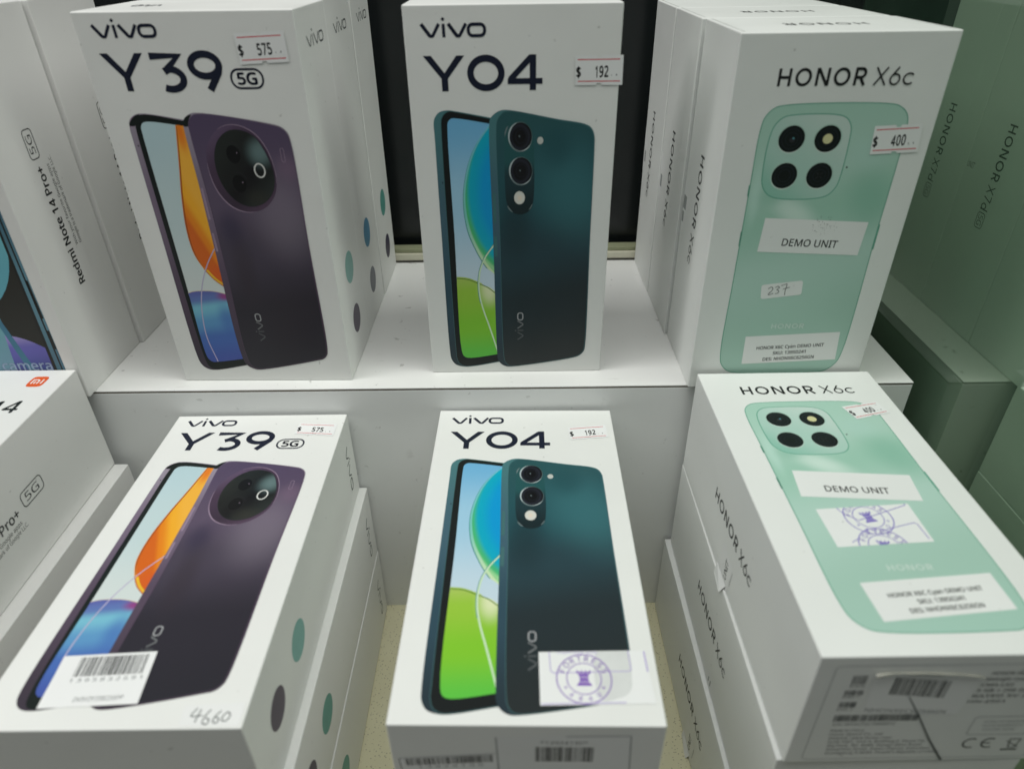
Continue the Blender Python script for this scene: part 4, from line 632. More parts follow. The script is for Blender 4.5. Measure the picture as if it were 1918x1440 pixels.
def speckled():
    mt, nt, b = new_mat('speckled_beige_board', 0.6, 0.3)
    tc = nt.nodes.new('ShaderNodeTexCoord')
    n1 = nt.nodes.new('ShaderNodeTexNoise'); n1.inputs['Scale'].default_value = 30; n1.inputs['Detail'].default_value = 5
    nt.links.new(tc.outputs['Object'], n1.inputs['Vector'])
    mx = nt.nodes.new('ShaderNodeMix'); mx.data_type = 'RGBA'
    mx.inputs['A'].default_value = (0.69, 0.66, 0.44, 1); mx.inputs['B'].default_value = (0.83, 0.81, 0.59, 1)
    nt.links.new(n1.outputs['Fac'], mx.inputs['Factor'])
    cur = mx.outputs['Result']
    for sc, lo, hi, colr in ((620, .13, .26, (.15, .12, .07, 1)), (900, .08, .2, (.78, .76, .62, 1))):
        vo = nt.nodes.new('ShaderNodeTexVoronoi'); vo.inputs['Scale'].default_value = sc
        nt.links.new(tc.outputs['Object'], vo.inputs['Vector'])
        mr = nt.nodes.new('ShaderNodeMapRange')
        mr.inputs['From Min'].default_value = lo; mr.inputs['From Max'].default_value = hi
        mr.inputs['To Min'].default_value = .55; mr.inputs['To Max'].default_value = 0
        nt.links.new(vo.outputs['Distance'], mr.inputs['Value'])
        m2 = nt.nodes.new('ShaderNodeMix'); m2.data_type = 'RGBA'; m2.inputs['B'].default_value = colr
        nt.links.new(mr.outputs['Result'], m2.inputs['Factor'])
        nt.links.new(cur, m2.inputs['A'])
        cur = m2.outputs['Result']
    nt.links.new(cur, b.inputs['Base Color'])
    return mt

M_FLOOR = speckled()
floor = mesh_obj('floor', box_bm(-0.75, -0.232, -0.180, 0.85, 0.20, -0.170), M_FLOOR)
tag(floor, 'beige speckled floor of the display case', 'floor', kind='structure')

def step(x0, x1, label, mt, mf, me):
    rt = bpy.data.objects.new('display_step', None)
    rt.location = (x0, 0, -0.170)
    link(rt); tag(rt, label, 'display step', 'white display steps')
    W = x1 - x0
    mesh_obj('top_board', box_bm(0, -0.0150, 0.1694, W, 0.151, 0.170, 0.0001), mt, rt)
    mesh_obj('board_edge', box_bm(0.0005, -0.0147, 0.1684, W - 0.0006, 0.150, 0.1694), me, rt)
    mesh_obj('front_board', box_bm(0, -0.0149, 0, W, -0.0047, 0.1684, 0.0003), mf, rt)
    mesh_obj('end_board', box_bm(W - 0.008, -0.0046, 0, W - 0.0004, 0.149, 0.1683), mf, rt)
    mesh_obj('end_board', box_bm(0.0004, -0.0046, 0, 0.008, 0.149, 0.1683), mf, rt)
    return rt
step(-0.60, 0.2085, 'white laminate step with brown edge line under the upright white boxes', M_BOARD, M_RISER, M_EDGE)
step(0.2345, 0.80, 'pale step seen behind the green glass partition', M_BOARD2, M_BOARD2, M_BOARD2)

rail = bpy.data.objects.new('door_rail', None); rail.location = (0.1, 0.156, -0.17)
link(rail); tag(rail, 'cream metal rail along the back edge of the shelf', 'rail')
mesh_obj('rail_face', box_bm(-0.8, -0.004, 0.0, 0.8, 0.006, 0.1762, 0.0006), M_CREAM, rail)
mesh_obj('rail_lip', box_bm(-0.8, -0.0025, 0.1763, 0.8, 0.006, 0.1795, 0.0006), M_OLIVE, rail)
mesh_obj('rail_shadow_strip', box_bm(-0.8, -0.0046, 0.1702, 0.8, -0.0041, 0.1713), flat('painted_rail_shadow', (0.07, 0.07, 0.06, 1), 0.7), rail)  # dark strip painted in as the shadow line along the rail's foot

def dark_panel():
    mt, nt, b = new_mat('black_door_panel', 0.25, 0.5)
    tc = nt.nodes.new('ShaderNodeTexCoord')
    n1 = nt.nodes.new('ShaderNodeTexNoise'); n1.inputs['Scale'].default_value = 6; n1.inputs['Detail'].default_value = 3
    nt.links.new(tc.outputs['Object'], n1.inputs['Vector'])
    rp = nt.nodes.new('ShaderNodeValToRGB')
    rp.color_ramp.elements[0].color = (0.005, 0.0065, 0.0075, 1)
    rp.color_ramp.elements[1].color = (0.013, 0.017, 0.017, 1)
    nt.links.new(n1.outputs['Fac'], rp.inputs['Fac'])
    nt.links.new(rp.outputs['Color'], b.inputs['Base Color'])
    return mt
panel = mesh_obj('back_panel', box_bm(-0.75, 0.170, -0.170, 0.85, 0.176, 0.50), dark_panel())
tag(panel, 'black glossy panel closing the back of the display case', 'back panel')

def green_glass():
    mt = bpy.data.materials.new('green_tinted_glass'); mt.use_nodes = True
    nt = mt.node_tree; nt.nodes.clear()
    out = nt.nodes.new('ShaderNodeOutputMaterial')
    tr = nt.nodes.new('ShaderNodeBsdfTransparent'); tr.inputs['Color'].default_value = (0.705, 0.765, 0.705, 1)
    gl = nt.nodes.new('ShaderNodeBsdfGlossy'); gl.inputs['Roughness'].default_value = 0.03
    gl.inputs['Color'].default_value = (0.9, 1, 0.93, 1)
    fr = nt.nodes.new('ShaderNodeFresnel'); fr.inputs['IOR'].default_value = 1.5
    mx = nt.nodes.new('ShaderNodeMixShader')
    ge = nt.nodes.new('ShaderNodeNewGeometry')
    iv = nt.nodes.new('ShaderNodeMath'); iv.operation = 'SUBTRACT'; iv.inputs[0].default_value = 1.0
    nt.links.new(ge.outputs['Backfacing'], iv.inputs[1])
    mu = nt.nodes.new('ShaderNodeMath'); mu.operation = 'MULTIPLY'
    nt.links.new(fr.outputs['Fac'], mu.inputs[0]); nt.links.new(iv.outputs[0], mu.inputs[1])
    nt.links.new(mu.outputs[0], mx.inputs['Fac'])
    nt.links.new(tr.outputs[0], mx.inputs[1]); nt.links.new(gl.outputs[0], mx.inputs[2])
    df = nt.nodes.new('ShaderNodeBsdfDiffuse'); df.inputs['Color'].default_value = (0.42, 0.80, 0.56, 1)  # green haze mixed in: light dust plus an imitated reflection glow
    m3 = nt.nodes.new('ShaderNodeMixShader')
    nz = nt.nodes.new('ShaderNodeTexNoise'); nz.inputs['Scale'].default_value = 9; nz.inputs['Detail'].default_value = 5
    tc = nt.nodes.new('ShaderNodeTexCoord'); nt.links.new(tc.outputs['Object'], nz.inputs['Vector'])
    mr = nt.nodes.new('ShaderNodeMapRange'); mr.inputs['From Min'].default_value = .3; mr.inputs['From Max'].default_value = .7
    mr.inputs['To Min'].default_value = .01; mr.inputs['To Max'].default_value = .05
    nt.links.new(nz.outputs['Fac'], mr.inputs['Value']); nt.links.new(mr.outputs['Result'], m3.inputs['Fac'])
    nt.links.new(mx.outputs[0], m3.inputs[1]); nt.links.new(df.outputs[0], m3.inputs[2])
    nt.links.new(m3.outputs[0], out.inputs['Surface'])
    return mt
pane = mesh_obj('glass_partition', box_bm(0.2175, -0.245, -0.170, 0.2225, 0.165, 0.42, 0.0005), green_glass())
tag(pane, 'green tinted glass partition beside the mint phone boxes', 'glass partition')

# ------------------------------------------------------------------ printed pictures
S = srgb
# teal phone
T_FRAME = grad('teal_frame_print', (0, 134), (0, 4), [(0, S(72, 120, 124)), (.35, S(66, 98, 112)), (.7, S(46, 74, 88)), (1, S(34, 50, 58))])
T_BACK = grad('teal_back_print', (45, 132), (70, 8), [(0, S(42, 84, 88)), (.3, S(36, 80, 88)), (.5, S(38, 64, 72)), (.72, S(33, 45, 49)), (1, S(34, 41, 42))],
              [((72, 98), (30, 42), S(60, 116, 122), .65, .5), ((45, 80), (14, 30), S(28, 50, 56), .7), ((64, 118), (13, 16), S(30, 74, 80), .6)])
T_BEZ = flat('black_bezel_print', (0.012, 0.015, 0.015, 1), 0.35)
T_SKY = grad('sky_wallpaper_print', (20, 130), (24, 50), [(0, S(112, 178, 218)), (.45, S(158, 202, 226)), (1, S(196, 216, 228))])
T_RIM = grad('pale_green_rim_print', (30, 125), (30, 55), [(0, S(110, 190, 205)), (.5, S(120, 200, 190)), (1, S(205, 228, 180))])
T_CIRC = grad('blue_disc_print', None, None, [(0, S(0, 132, 208)), (.62, S(0, 152, 212)), (.85, S(0, 168, 196)), (.95, S(70, 182, 120)), (1, S(150, 212, 150))], radial=(49, 97, 28.5, 43))
T_LEAF = grad('green_petal_print', (22, 56), (24, 9), [(0, S(168, 196, 92)), (.2, S(150, 196, 60)), (.6, S(128, 196, 44)), (1, S(92, 192, 66))],
              [((32, 49), (8, 14), S(226, 232, 190), .9)])
T_DARKG = flat('dark_green_line_print', S(88, 128, 52), 0.4)
T_WHITE = flat('white_line_print', S(206, 232, 196), 0.4)
T_TEALLINE = flat('teal_line_print', S(64, 140, 140), 0.4)
T_EDGE = flat('teal_edge_print', S(70, 110, 112), 0.4)
T_ISL = grad('teal_island_print', (46, 130), (48, 88), [(0, S(40, 84, 86)), (.4, S(36, 84, 86)), (.6, S(30, 56, 62)), (1, S(22, 38, 42))])
T_LENS = grad('lens_print', None, None, [(0, S(40, 42, 50)), (.12, S(14, 15, 18)), (.55, S(10, 11, 14)), (.8, S(34, 36, 46)), (1, S(12, 13, 16))], radial=(47.4, 122.4, 5.3, 6.2))
T_LENS2 = grad('lens_dark_print', None, None, [(0, S(40, 42, 50)), (.12, S(14, 15, 18)), (.55, S(10, 11, 14)), (.8, S(34, 36, 46)), (1, S(12, 13, 16))], radial=(47.6, 107.4, 5.3, 6.2))
T_RING = flat('lens_ring_print', S(112, 128, 130), 0.35)
T_INRING = flat('inner_lens_ring_print', S(42, 46, 56), 0.35)
T_GLINT = flat('rim_glint_print', S(176, 190, 192), 0.35)
T_FLASH = grad('flash_print', None, None, [(0, S(226, 214, 196)), (.6, S(214, 214, 206)), (1, S(190, 194, 188))], radial=(47.3, 95.1, 3.0, 3.6))
# purple phone
P_FRAME = grad('purple_frame_print', (0, 135), (0, 8), [(0, S(150, 142, 156)), (.3, S(118, 104, 124)), (.65, S(84, 70, 88)), (1, S(58, 50, 62))])
P_BACK = grad('purple_back_print', (45, 135), (62, 8), [(0, S(82, 70, 96)), (.28, S(90, 78, 99)), (.48, S(70, 63, 78)), (.74, S(41, 38, 48)), (1, S(36, 35, 43))],
              [((70, 90), (24, 34), S(132, 123, 137), .55), ((76, 112), (9, 10), S(124, 102, 124), .45), ((44, 84), (9, 14), S(54, 48, 72), .7), ((46, 62), (9, 30), S(50, 42, 50), .5)])
P_BEZ = flat('dark_bezel_print', (0.011, 0.016, 0.015, 1), 0.35)
P_SCR = grad('pale_wallpaper_print', (20, 132), (22, 52), [(0, S(182, 208, 214)), (.5, S(192, 212, 214)), (1, S(208, 218, 216))])
P_ORNG = grad('orange_petal_print', (24, 88), (35, 92), [(0, S(212, 100, 20)), (.22, S(228, 132, 20)), (.6, S(240, 172, 40)), (1, S(240, 178, 62))],
              [((33, 62), (7, 7), S(214, 92, 32), .8), ((32, 128), (4, 14), S(224, 104, 20), .8)])
P_ORIM = flat('orange_rim_print', S(232, 152, 62), 0.4)
P_BROWN = flat('brown_line_print', S(168, 82, 26), 0.4)
P_YEL = flat('yellow_rim_print', S(236, 190, 50), 0.4)
P_BLUE = grad('blue_petal_print', (20, 52), (25, 12), [(0, S(92, 100, 168)), (.1, S(94, 118, 178)), (.22, S(118, 186, 208)), (.42, S(92, 150, 196)), (.65, S(70, 106, 178)), (1, S(66, 86, 164))],
              [((33, 49.5), (7, 4), S(150, 48, 120), .85), ((31, 37), (7, 14), S(66, 104, 178), .6)])
P_CREAM = flat('cream_rim_print', S(214, 196, 168), 0.4)
P_CURVE = flat('lilac_line_print', S(186, 178, 206), 0.4)
P_RINGM = grad('purple_ring_print', (42, 128), (68, 95), [(0, S(96, 80, 106)), (.35, S(70, 54, 74)), (.7, S(58, 46, 62)), (1, S(86, 68, 88))])
P_RINGL = flat('mauve_highlight_print', S(150, 132, 152), 0.35)
P_GLASS = grad('camera_glass_print', (46, 120), (68, 100), [(0, S(38, 42, 40)), (.4, S(28, 30, 30)), (.55, S(22, 22, 24)), (1, S(44, 50, 48))],
               [((65, 119), (9, 10), S(112, 138, 138), .75, -.4), ((60, 98), (9, 7), S(52, 52, 46), .6)], rough=.3)
P_LENSR = flat('faint_lens_ring_print', S(50, 50, 54), 0.35)
P_LENSK = flat('deep_black_lens_print', S(24, 25, 26), 0.3)
P_LED = flat('led_ring_print', S(214, 216, 212), 0.4)
# mint phone
G_BACK = grad('mint_back_print', (22, 137), (58, 9), [(0, S(168, 206, 190)), (.22, S(176, 210, 196)), (.36, S(160, 202, 184)), (.55, S(178, 210, 198)), (.8, S(166, 200, 186)), (1, S(166, 202, 188))],
              [((68, 98), (16, 24), S(138, 188, 168), .7, .4), ((36, 92), (20, 9), S(208, 230, 220), .9, -.55), ((62, 118), (14, 12), S(176, 212, 200), .7), ((17, 100), (4, 22), S(190, 224, 212), .6), ((24, 100), (9, 8), S(142, 192, 172), .6)])
G_EDGE = flat('green_edge_print', S(104, 168, 146), 0.4)
G_ISL = grad('mint_island_print', (22, 100), (48, 132), [(0, S(142, 194, 176)), (.4, S(174, 208, 196)), (1, S(196, 216, 208))])
G_LENS = flat('mint_lens_print', (0.010, 0.014, 0.013, 1), 0.3)
G_RIMM = flat('pale_lens_rim_print', S(176, 206, 194), 0.35)
G_GLOW = flat('lens_rim_glow_print', S(212, 228, 220), 0.35)
G_GLINT = flat('lens_glint_print', S(84, 140, 150), 0.3)
G_FLASH = flat('yellow_flash_print', S(214, 210, 160), 0.4)
# redmi
B_FRAME = grad('steel_blue_frame_print', (0, 100), (0, 15), [(0, S(70, 110, 128)), (.5, S(96, 140, 156)), (1, S(72, 112, 130))])
B_DARK = flat('graphite_print', S(38, 40, 38), 0.4)
B_TEAL = grad('teal_wallpaper_print', (60, 100), (70, 40), [(0, S(120, 190, 200)), (.6, S(100, 172, 188)), (1, S(86, 150, 180))])
B_PURP = grad('violet_dome_print', (66, 36), (68, 14), [(0, S(150, 140, 200)), (.3, S(100, 96, 180)), (1, S(44, 64, 128))])
B_BAND = grad('blue_band_print', (55, 45), (62, 18), [(0, S(110, 168, 180)), (1, S(110, 150, 170))])
B_TXT = flat('light_blue_ink', S(176, 196, 226), 0.4)
M_ORANGE = flat('orange_ink', S(222, 92, 34), 0.4)
M_WHITE = flat('white_print', (0.8, 0.8, 0.78, 1), 0.4)

def cp(l): return [tuple(p) for p in l]

Y04_P1 = [(9.8, 129.1), (10.5, 131.2), (12.5, 133.3), (16.0, 134.1), (19.4, 133.7), (36.5, 130.5), (42, 129.4), (42, 7.4), (36.7, 6.5), (21.9, 3.8), (17.3, 3.6), (12.7, 5.0), (10.6, 8.2), (10.0, 13.6), (9.8, 77.6), (9.8, 122.4)]
Y04_BEZ = [(13.0, 128), (13.4, 130.8), (14.6, 132.6), (17.0, 133.7), (19.4, 133.4), (36.4, 130.1), (42, 129.0), (42, 7.8), (36.6, 6.8), (21.9, 4.1), (17.3, 4.0), (14.6, 5.7), (13.4, 9.0), (13.2, 14), (12.8, 77.6), (12.8, 114.3)]
Y04_SCR = [(15.7, 126.3), (16.1, 129.2), (17.6, 130.6), (20.4, 130.6), (36.0, 128.0), (42, 127), (42, 12.2), (36.2, 11.3), (19.6, 9.1), (17.3, 10.2), (16.2, 14.0), (16.0, 77.5)]
Y04_P2 = [(34.1, 127.0), (34.6, 130.2), (36.3, 132.2), (38.8, 133.6), (41.6, 134.0), (63.9, 130.0), (77.0, 127.5), (79.5, 125.7), (80.8, 122.3), (81.0, 118.5), (81.1, 76.7), (81.4, 16.7), (80.8, 12.6), (78.7, 10.0), (75.4, 8.6), (42.7, 3.4), (39.5, 3.6), (37.0, 5.1), (35.3, 7.9), (34.9, 13.2), (34.5, 77.3)]
Y04_BACK = [(37.2, 126.0), (37.7, 129.5), (39.1, 131.8), (41.6, 133.4), (63.9, 129.6), (76.7, 127.1), (79.2, 125.3), (80.4, 122.2), (80.6, 118.5), (80.8, 76.7), (81.0, 16.7), (80.4, 12.9), (78.4, 10.4), (75.2, 9.0), (42.7, 3.8), (40.6, 4.5), (39.1, 6.6), (38.4, 10.8), (37.8, 77.3)]

def art_teal(b):
    p1 = b.draw('screen_phone_picture', 'front', [spline(Y04_P1)], T_FRAME, 0)
    b.draw('bezel', 'front', [spline(Y04_BEZ)], T_BEZ, 1, p1)
    b.draw('edge_line', 'front', stroke(spline(Y04_BEZ)[8:] , .22), T_EDGE, 2, p1)
    scr = b.draw('wallpaper', 'front', [spline(Y04_SCR)], T_SKY, 3, p1)
    circ = spline([(34.6, 128.3), (28.6, 120.6), (24.5, 112.1), (21.8, 101.6), (21.0, 92.9), (21.6, 83.9), (22.9, 77.5), (25.7, 70.1), (29.0, 63.3), (31.9, 58.9), (36.2, 53.8)], 8, False)
    b.draw('disc_rim', 'front', [circ + [(36.2, 128.0)]], T_RIM, 4, p1)
    inner = [(u + 1.0 + .9 * max(0, (95 - v) / 40), v + .2) for u, v in circ]
    inner = [(u, v) for u, v in inner if u < 36.2]
    b.draw('blue_disc', 'front', [inner + [(36.2, inner[-1][1] - .2), (36.2, 127.4)]], T_CIRC, 5, p1)
    b.draw('disc_outline', 'front', stroke(circ[8:], [.05 + .35 * min(1, i / 40) for i in range(len(circ) - 8)]), T_TEALLINE, 6, p1)
    leaf = spline([(15.9, 55.8), (21.2, 55.2), (26.6, 52.9), (30.7, 51.0), (34.5, 47.9), (36.2, 46.4)], 6, False)
    b.draw('green_petal', 'front', [leaf + [p for p in spline(Y04_SCR) if p[1] < 54 and p[0] < 37]], T_LEAF, 6, p1)
    b.draw('petal_outline', 'front', stroke([(u, v - .9) for u, v in leaf], .45), T_DARKG, 7, p1)
    cv = spline([(35.6, 73.6), (34.6, 72.0), (30.7, 66.5), (27.9, 60.0), (26.8, 53.3), (26.9, 45.9), (28.3, 38.3), (31.0, 28.8), (35.6, 11.8)], 8, False)
    b.draw('wallpaper_curve', 'front', stroke(cv, .75), T_WHITE, 8, p1)
    b.draw('curve_shade', 'front', stroke([(u - .5, v) for u, v in cv[:46]], .28), T_TEALLINE, 9, p1)
    # lighter fold to the right of the curve
    b.draw('fold', 'front', [spline([(28.6, 58.6), (30.2, 60.3), (32.2, 59.2), (36.2, 54.6), (36.2, 47.2), (33, 49.6), (28.2, 52.0)], 5)], T_SKY, 7, p1, base=.053)
    b.draw('speaker_hole', 'front', [ellipse(12.0, 102.6, .28, .4, n=12)], T_BEZ, 2, p1)
    p2 = b.draw('back_phone_picture', 'front', [spline(Y04_P2)], T_FRAME, 12)
    b.draw('back_panel_print', 'front', [spline(Y04_BACK)], T_BACK, 13, p2)
    b.draw('edge_line', 'front', stroke(spline(Y04_BACK), .22, True), T_EDGE, 14, p2)
    for (u0, v0, u1, v1) in ((34.9, 83.1, 36.3, 97.7), (34.95, 66.2, 36.4, 76.8)):
        b.draw('side_button', 'front', [rrect(u0, v0, u1, v1, .5)], T_EDGE, 14, p2)
    isl = spline([(40.8, 122), (41.1, 126.4), (42.6, 128.9), (45.6, 130.2), (49.4, 129.9), (52.2, 127.8), (53.4, 123.6), (53.8, 94.4), (52.7, 90.0), (50.2, 87.8), (47.2, 87.2), (44.3, 88.1), (41.9, 91.2), (40.9, 95.8)])
    b.draw('camera_island', 'front', [isl], T_ISL, 15, p2)
    b.draw('island_glint', 'front', stroke(arc(47.3, 94.6, 6.3, 7.2, 205, 240, 8), [.1, .3, .5, .6, .6, .6, .5, .3, .1]) + stroke(arc(47.3, 94.6, 6.4, 7.0, 312, 340, 6), [.1, .3, .4, .4, .4, .3, .1]) + stroke(arc(47.3, 122.6, 6.3, 7.2, 140, 178, 8), [.1, .4, .6, .6, .6, .6, .5, .3, .1]), T_RING, 16, p2)
    for (cu, cv_, mt) in ((48.0, 122.7, T_LENS), (48.2, 107.6, T_LENS2)):
        b.draw('lens_rim', 'front', [ellipse(cu - .25, cv_ - .2, 5.35, 6.45)], T_RING, 17, p2)
        b.draw('lens', 'front', [ellipse(cu, cv_, 4.95, 6.05)], mt, 18, p2)
        b.draw('lens_ring', 'front', stroke(ellipse(cu, cv_, 3.9, 4.9), .3, True) + stroke(ellipse(cu, cv_, 2.4, 3.0), .22, True), T_INRING, 19, p2)
        b.draw('rim_glint', 'front', stroke(arc(cu - .15, cv_ - .1, 5.15, 6.25, 110, 215, 14), [.15 + .55 * math.sin(k / 14 * math.pi) for k in range(15)]) + stroke(arc(cu, cv_, 5.1, 6.2, 270, 330, 10), [.1 + .35 * math.sin(k / 10 * math.pi) for k in range(11)]), T_GLINT, 20, p2)
        b.draw('lens_glint', 'front', [ellipse(cu - .6, cv_ + .2, .3, .35, n=10)], T_RING, 20, p2)
    b.draw('flash', 'front', [ellipse(47.3, 95.2, 2.5, 3.1)], T_FLASH, 17, p2)
    b.draw('sensor_dot', 'front', [ellipse(56.7, 120.9, 1.35, 1.6)], T_FLASH, 17, p2)
    n = 0
    fade = [M_FAINT, M_FAINT, M_FAINT, M_SILVER]
    lg = vivo_logo(.19)
    grp = [(lg[0], M_FAINT), (lg[1] + lg[2], M_FAINT), (lg[3], M_FAINT2), (lg[4], M_SILVER)]
    for st, mt in grp:
        b.draw('printed_logo', 'front', layered([xf(st, 48.9, 19.6, 3.05, math.pi / 2, 1.0)]), mt, 15, p2)

M_FAINT2 = flat('soft_silver_ink', (0.17, 0.18, 0.185, 1), 0.4)

Y39_P1 = [(10.4, 129), (10.8, 131.6), (11.9, 133.5), (14.0, 134.9), (17.0, 135.6), (36.5, 132.6), (42, 131.7), (42, 10.8), (36.0, 9.8), (16.7, 6.8), (12.9, 8.0), (11.0, 10.4), (10.1, 14.5), (10.1, 81.4), (10.3, 124)]
Y39_BEZ = [(13.0, 128.5), (13.4, 131.4), (14.4, 133.5), (17.0, 135.1), (36.3, 132.1), (42, 131.2), (42, 11.3), (35.9, 10.3), (17.4, 7.4), (14.9, 9.0), (13.8, 13.2), (12.9, 60), (12.8, 100)]
Y39_SCR = [(15.3, 127.5), (15.5, 130), (16.6, 131.6), (18.9, 132.2), (36.0, 130.0), (42, 129.3), (42, 14.8), (35.6, 13.8), (21.0, 11.9), (17.4, 11.9), (15.6, 13.6), (14.8, 18.1), (15.1, 53.2), (15.2, 81.4)]
Y39_P2 = [(34.0, 128.5), (34.3, 131.4), (35.5, 133.6), (38.0, 135.2), (40.9, 135.7), (72.3, 130.9), (76.5, 129.5), (78.7, 127.1), (79.5, 123.4), (79.2, 75.7), (79.0, 18.5), (78.2, 15.5), (76.1, 13.3), (72.3, 12.3), (41.1, 6.9), (38.2, 7.5), (35.2, 9.6), (33.6, 14.5), (33.9, 81.3), (34.2, 107.2)]
Y39_BACK = [(36.2, 128.5), (36.5, 131.2), (37.8, 133.5), (40.7, 135.1), (72.2, 130.3), (76.2, 129.0), (78.2, 126.8), (79.0, 123.3), (78.7, 75.7), (78.4, 18.5), (77.7, 15.9), (75.8, 13.9), (72.2, 12.9), (40.9, 7.5), (37.9, 8.9), (36.2, 13.6), (36.6, 60), (37.0, 95)]

def art_purple(b):
    p1 = b.draw('screen_phone_picture', 'front', [spline(Y39_P1)], P_FRAME, 0)
    b.draw('bezel', 'front', [spline(Y39_BEZ)], P_BEZ, 1, p1)
    b.draw('wallpaper', 'front', [spline(Y39_SCR)], P_SCR, 3, p1)
    og = spline([(30.6, 130.7), (29.4, 124), (27.6, 114.3), (24.6, 98.9), (22.9, 86.5), (22.6, 78), (23.2, 71.5), (24.9, 66.4), (27.2, 62.0), (29.8, 58.2), (36, 52.6)], 8, False)
    b.draw('petal_rim', 'front', [og + [(36, 130)]], P_ORIM, 4, p1)
    b.draw('orange_petal', 'front', [[(u + .75, v + .1) for u, v in og if u < 35.2] + [(35.9, 53.6), (35.9, 130)]], P_ORNG, 5, p1)
    b.draw('petal_outline', 'front', stroke([(u + .5, v) for u, v in og[:60]], [.25 + .5 * math.sin(i / 59 * math.pi) for i in range(60)]), P_BROWN, 6, p1)
    b.draw('petal_yellow_edge', 'front', stroke([(u + .9, v + .5) for u, v in og[62:]], .8), P_YEL, 7, p1)
    b.draw('petal_outline', 'front', stroke([(u, v) for u, v in og[60:]], .25), P_BROWN, 8, p1)
    bl = spline([(14.9, 51.4), (17.8, 52.2), (21.8, 52.5), (28.0, 52.2), (36, 50.0)], 6, False)
    b.draw('blue_petal', 'front', [bl + [p for p in spline(Y39_SCR) if p[1] < 50 and p[0] < 37]], P_BLUE, 6, p1)
    b.draw('petal_outline', 'front', stroke(bl, .3), P_CREAM, 7, p1)
    cv = spline([(35, 76.2), (34.2, 75.0), (28.2, 66.3), (23.5, 56.8), (20.7, 48.2), (18.7, 38.0), (18.0, 26.2), (20.2, 12.0)], 8, False)
    b.draw('wallpaper_curve', 'front', stroke(cv, .5), P_CURVE, 9, p1)
    b.draw('speaker_hole', 'front', [ellipse(11.9, 122.2, .3, .4, n=12)], P_BEZ, 2, p1)
    b.draw('frame_corner', 'front', [spline([(10.7, 130.6), (11.9, 133.2), (14.2, 134.7), (16.4, 135.2), (14.4, 133.4), (13.2, 130.6)], 4)], P_BEZ, 2, p1)
    b.draw('corner_glint', 'front', stroke([(11.4, 132.2), (12.4, 133.7), (14.2, 134.8)], [.1, .35, .1]) + stroke([(10.6, 130.3), (12.9, 130.2)], .3), P_RINGL, 3, p1)
    p2 = b.draw('back_phone_picture', 'front', [spline(Y39_P2)], P_FRAME, 12)
    b.draw('frame_corner', 'front', [spline([(34.2, 130.2), (34.9, 132.9), (36.6, 134.4), (38.6, 134.9), (37.2, 133), (36.2, 130.2)], 4)], P_BEZ, 13, p2)
    b.draw('back_panel_print', 'front', [spline(Y39_BACK)], P_BACK, 13, p2)
    b.draw('edge_line', 'front', stroke(spline(Y39_BACK), .2, True), P_RINGM, 14, p2)
    b.draw('side_button', 'front', [rrect(34.6, 88.6, 35.6, 103.5, .45)], P_RINGL, 14, p2)
    b.draw('side_button', 'front', [rrect(34.3, 72.9, 35.3, 82.2, .45)], P_RINGL, 14, p2)
    ring = spline([(40.6, 116.0), (43.6, 124.0), (50.2, 129.8), (57.3, 130.5), (64.1, 127.0), (68.5, 119.4), (70.0, 108.5), (68.0, 100.2), (61.9, 93.8), (53.8, 92.0), (46.6, 95.0), (41.6, 103.0)])
    b.draw('camera_ring', 'front', [ring], P_RINGM, 15, p2)
    b.draw('ring_glint', 'front', stroke([(u, v) for u, v in ring[68:96]], [.1 + .45 * math.sin(i / 27 * math.pi) for i in range(28)]) + stroke(ring[14:52], [.1 + .3 * math.sin(i / 37 * math.pi) for i in range(38)]), P_RINGL, 16, p2)
    gl = spline([(44.0, 115.2), (47.0, 123.4), (52.2, 127.8), (57.4, 128.5), (63.6, 125.8), (67.6, 118.0), (69.1, 108.3), (67.2, 101.4), (62.5, 96.5), (56.0, 94.7), (49.7, 97.2), (45.0, 104.6)])
    b.draw('camera_glass', 'front', [gl], P_GLASS, 17, p2)
    b.draw('glass_outline', 'front', stroke(gl, .22, True), P_LENSR, 18, p2)
    for cu, cv_ in ((53.0, 118.2), (52.8, 105.2)):
        b.draw('lens', 'front', [ellipse(cu, cv_, 3.0, 3.9)], P_LENSK, 18, p2)
        b.draw('lens_glint', 'front', stroke(arc(cu, cv_, 4.0, 5.0, 20, 110, 10), .2), P_LENSR, 19, p2)
        b.draw('lens_glint', 'front', [ellipse(cu + 1.6, cv_ + .6, .25, .3, n=10)], P_RINGL, 19, p2)
    b.draw('led_ring', 'front', stroke(ellipse(63.2, 111.0, 2.25, 3.0), .62, True), P_LED, 18, p2)
    b.draw('printed_mark', 'front', stroke(rrect(74.0, 114.6, 75.5, 120.6, .7, 4), .2, True), P_RINGL, 15, p2)
    lg = vivo_logo(.19)
    for st, mt in [(lg[0], M_FAINT), (lg[1] + lg[2], M_FAINT), (lg[3], M_FAINT2), (lg[4], M_SILVER)]:
        b.draw('printed_logo', 'front', layered([xf(st, 48.3, 24.1, 3.0, math.pi / 2)]), mt, 15, p2)

X6C_P = [(14.0, 104.7), (14.2, 128.0), (15.3, 133.3), (18.5, 136.7), (23.0, 137.8), (65.1, 137.9), (69.8, 136.9), (73.4, 134.2), (75.0, 130.0), (75.4, 117.0), (75.1, 84.7), (74.7, 20.5), (72.9, 13.6), (68.1, 9.4), (62.5, 8.7), (24.5, 8.7), (18.9, 10.0), (15.2, 14.0), (13.9, 20.4), (13.9, 60)]

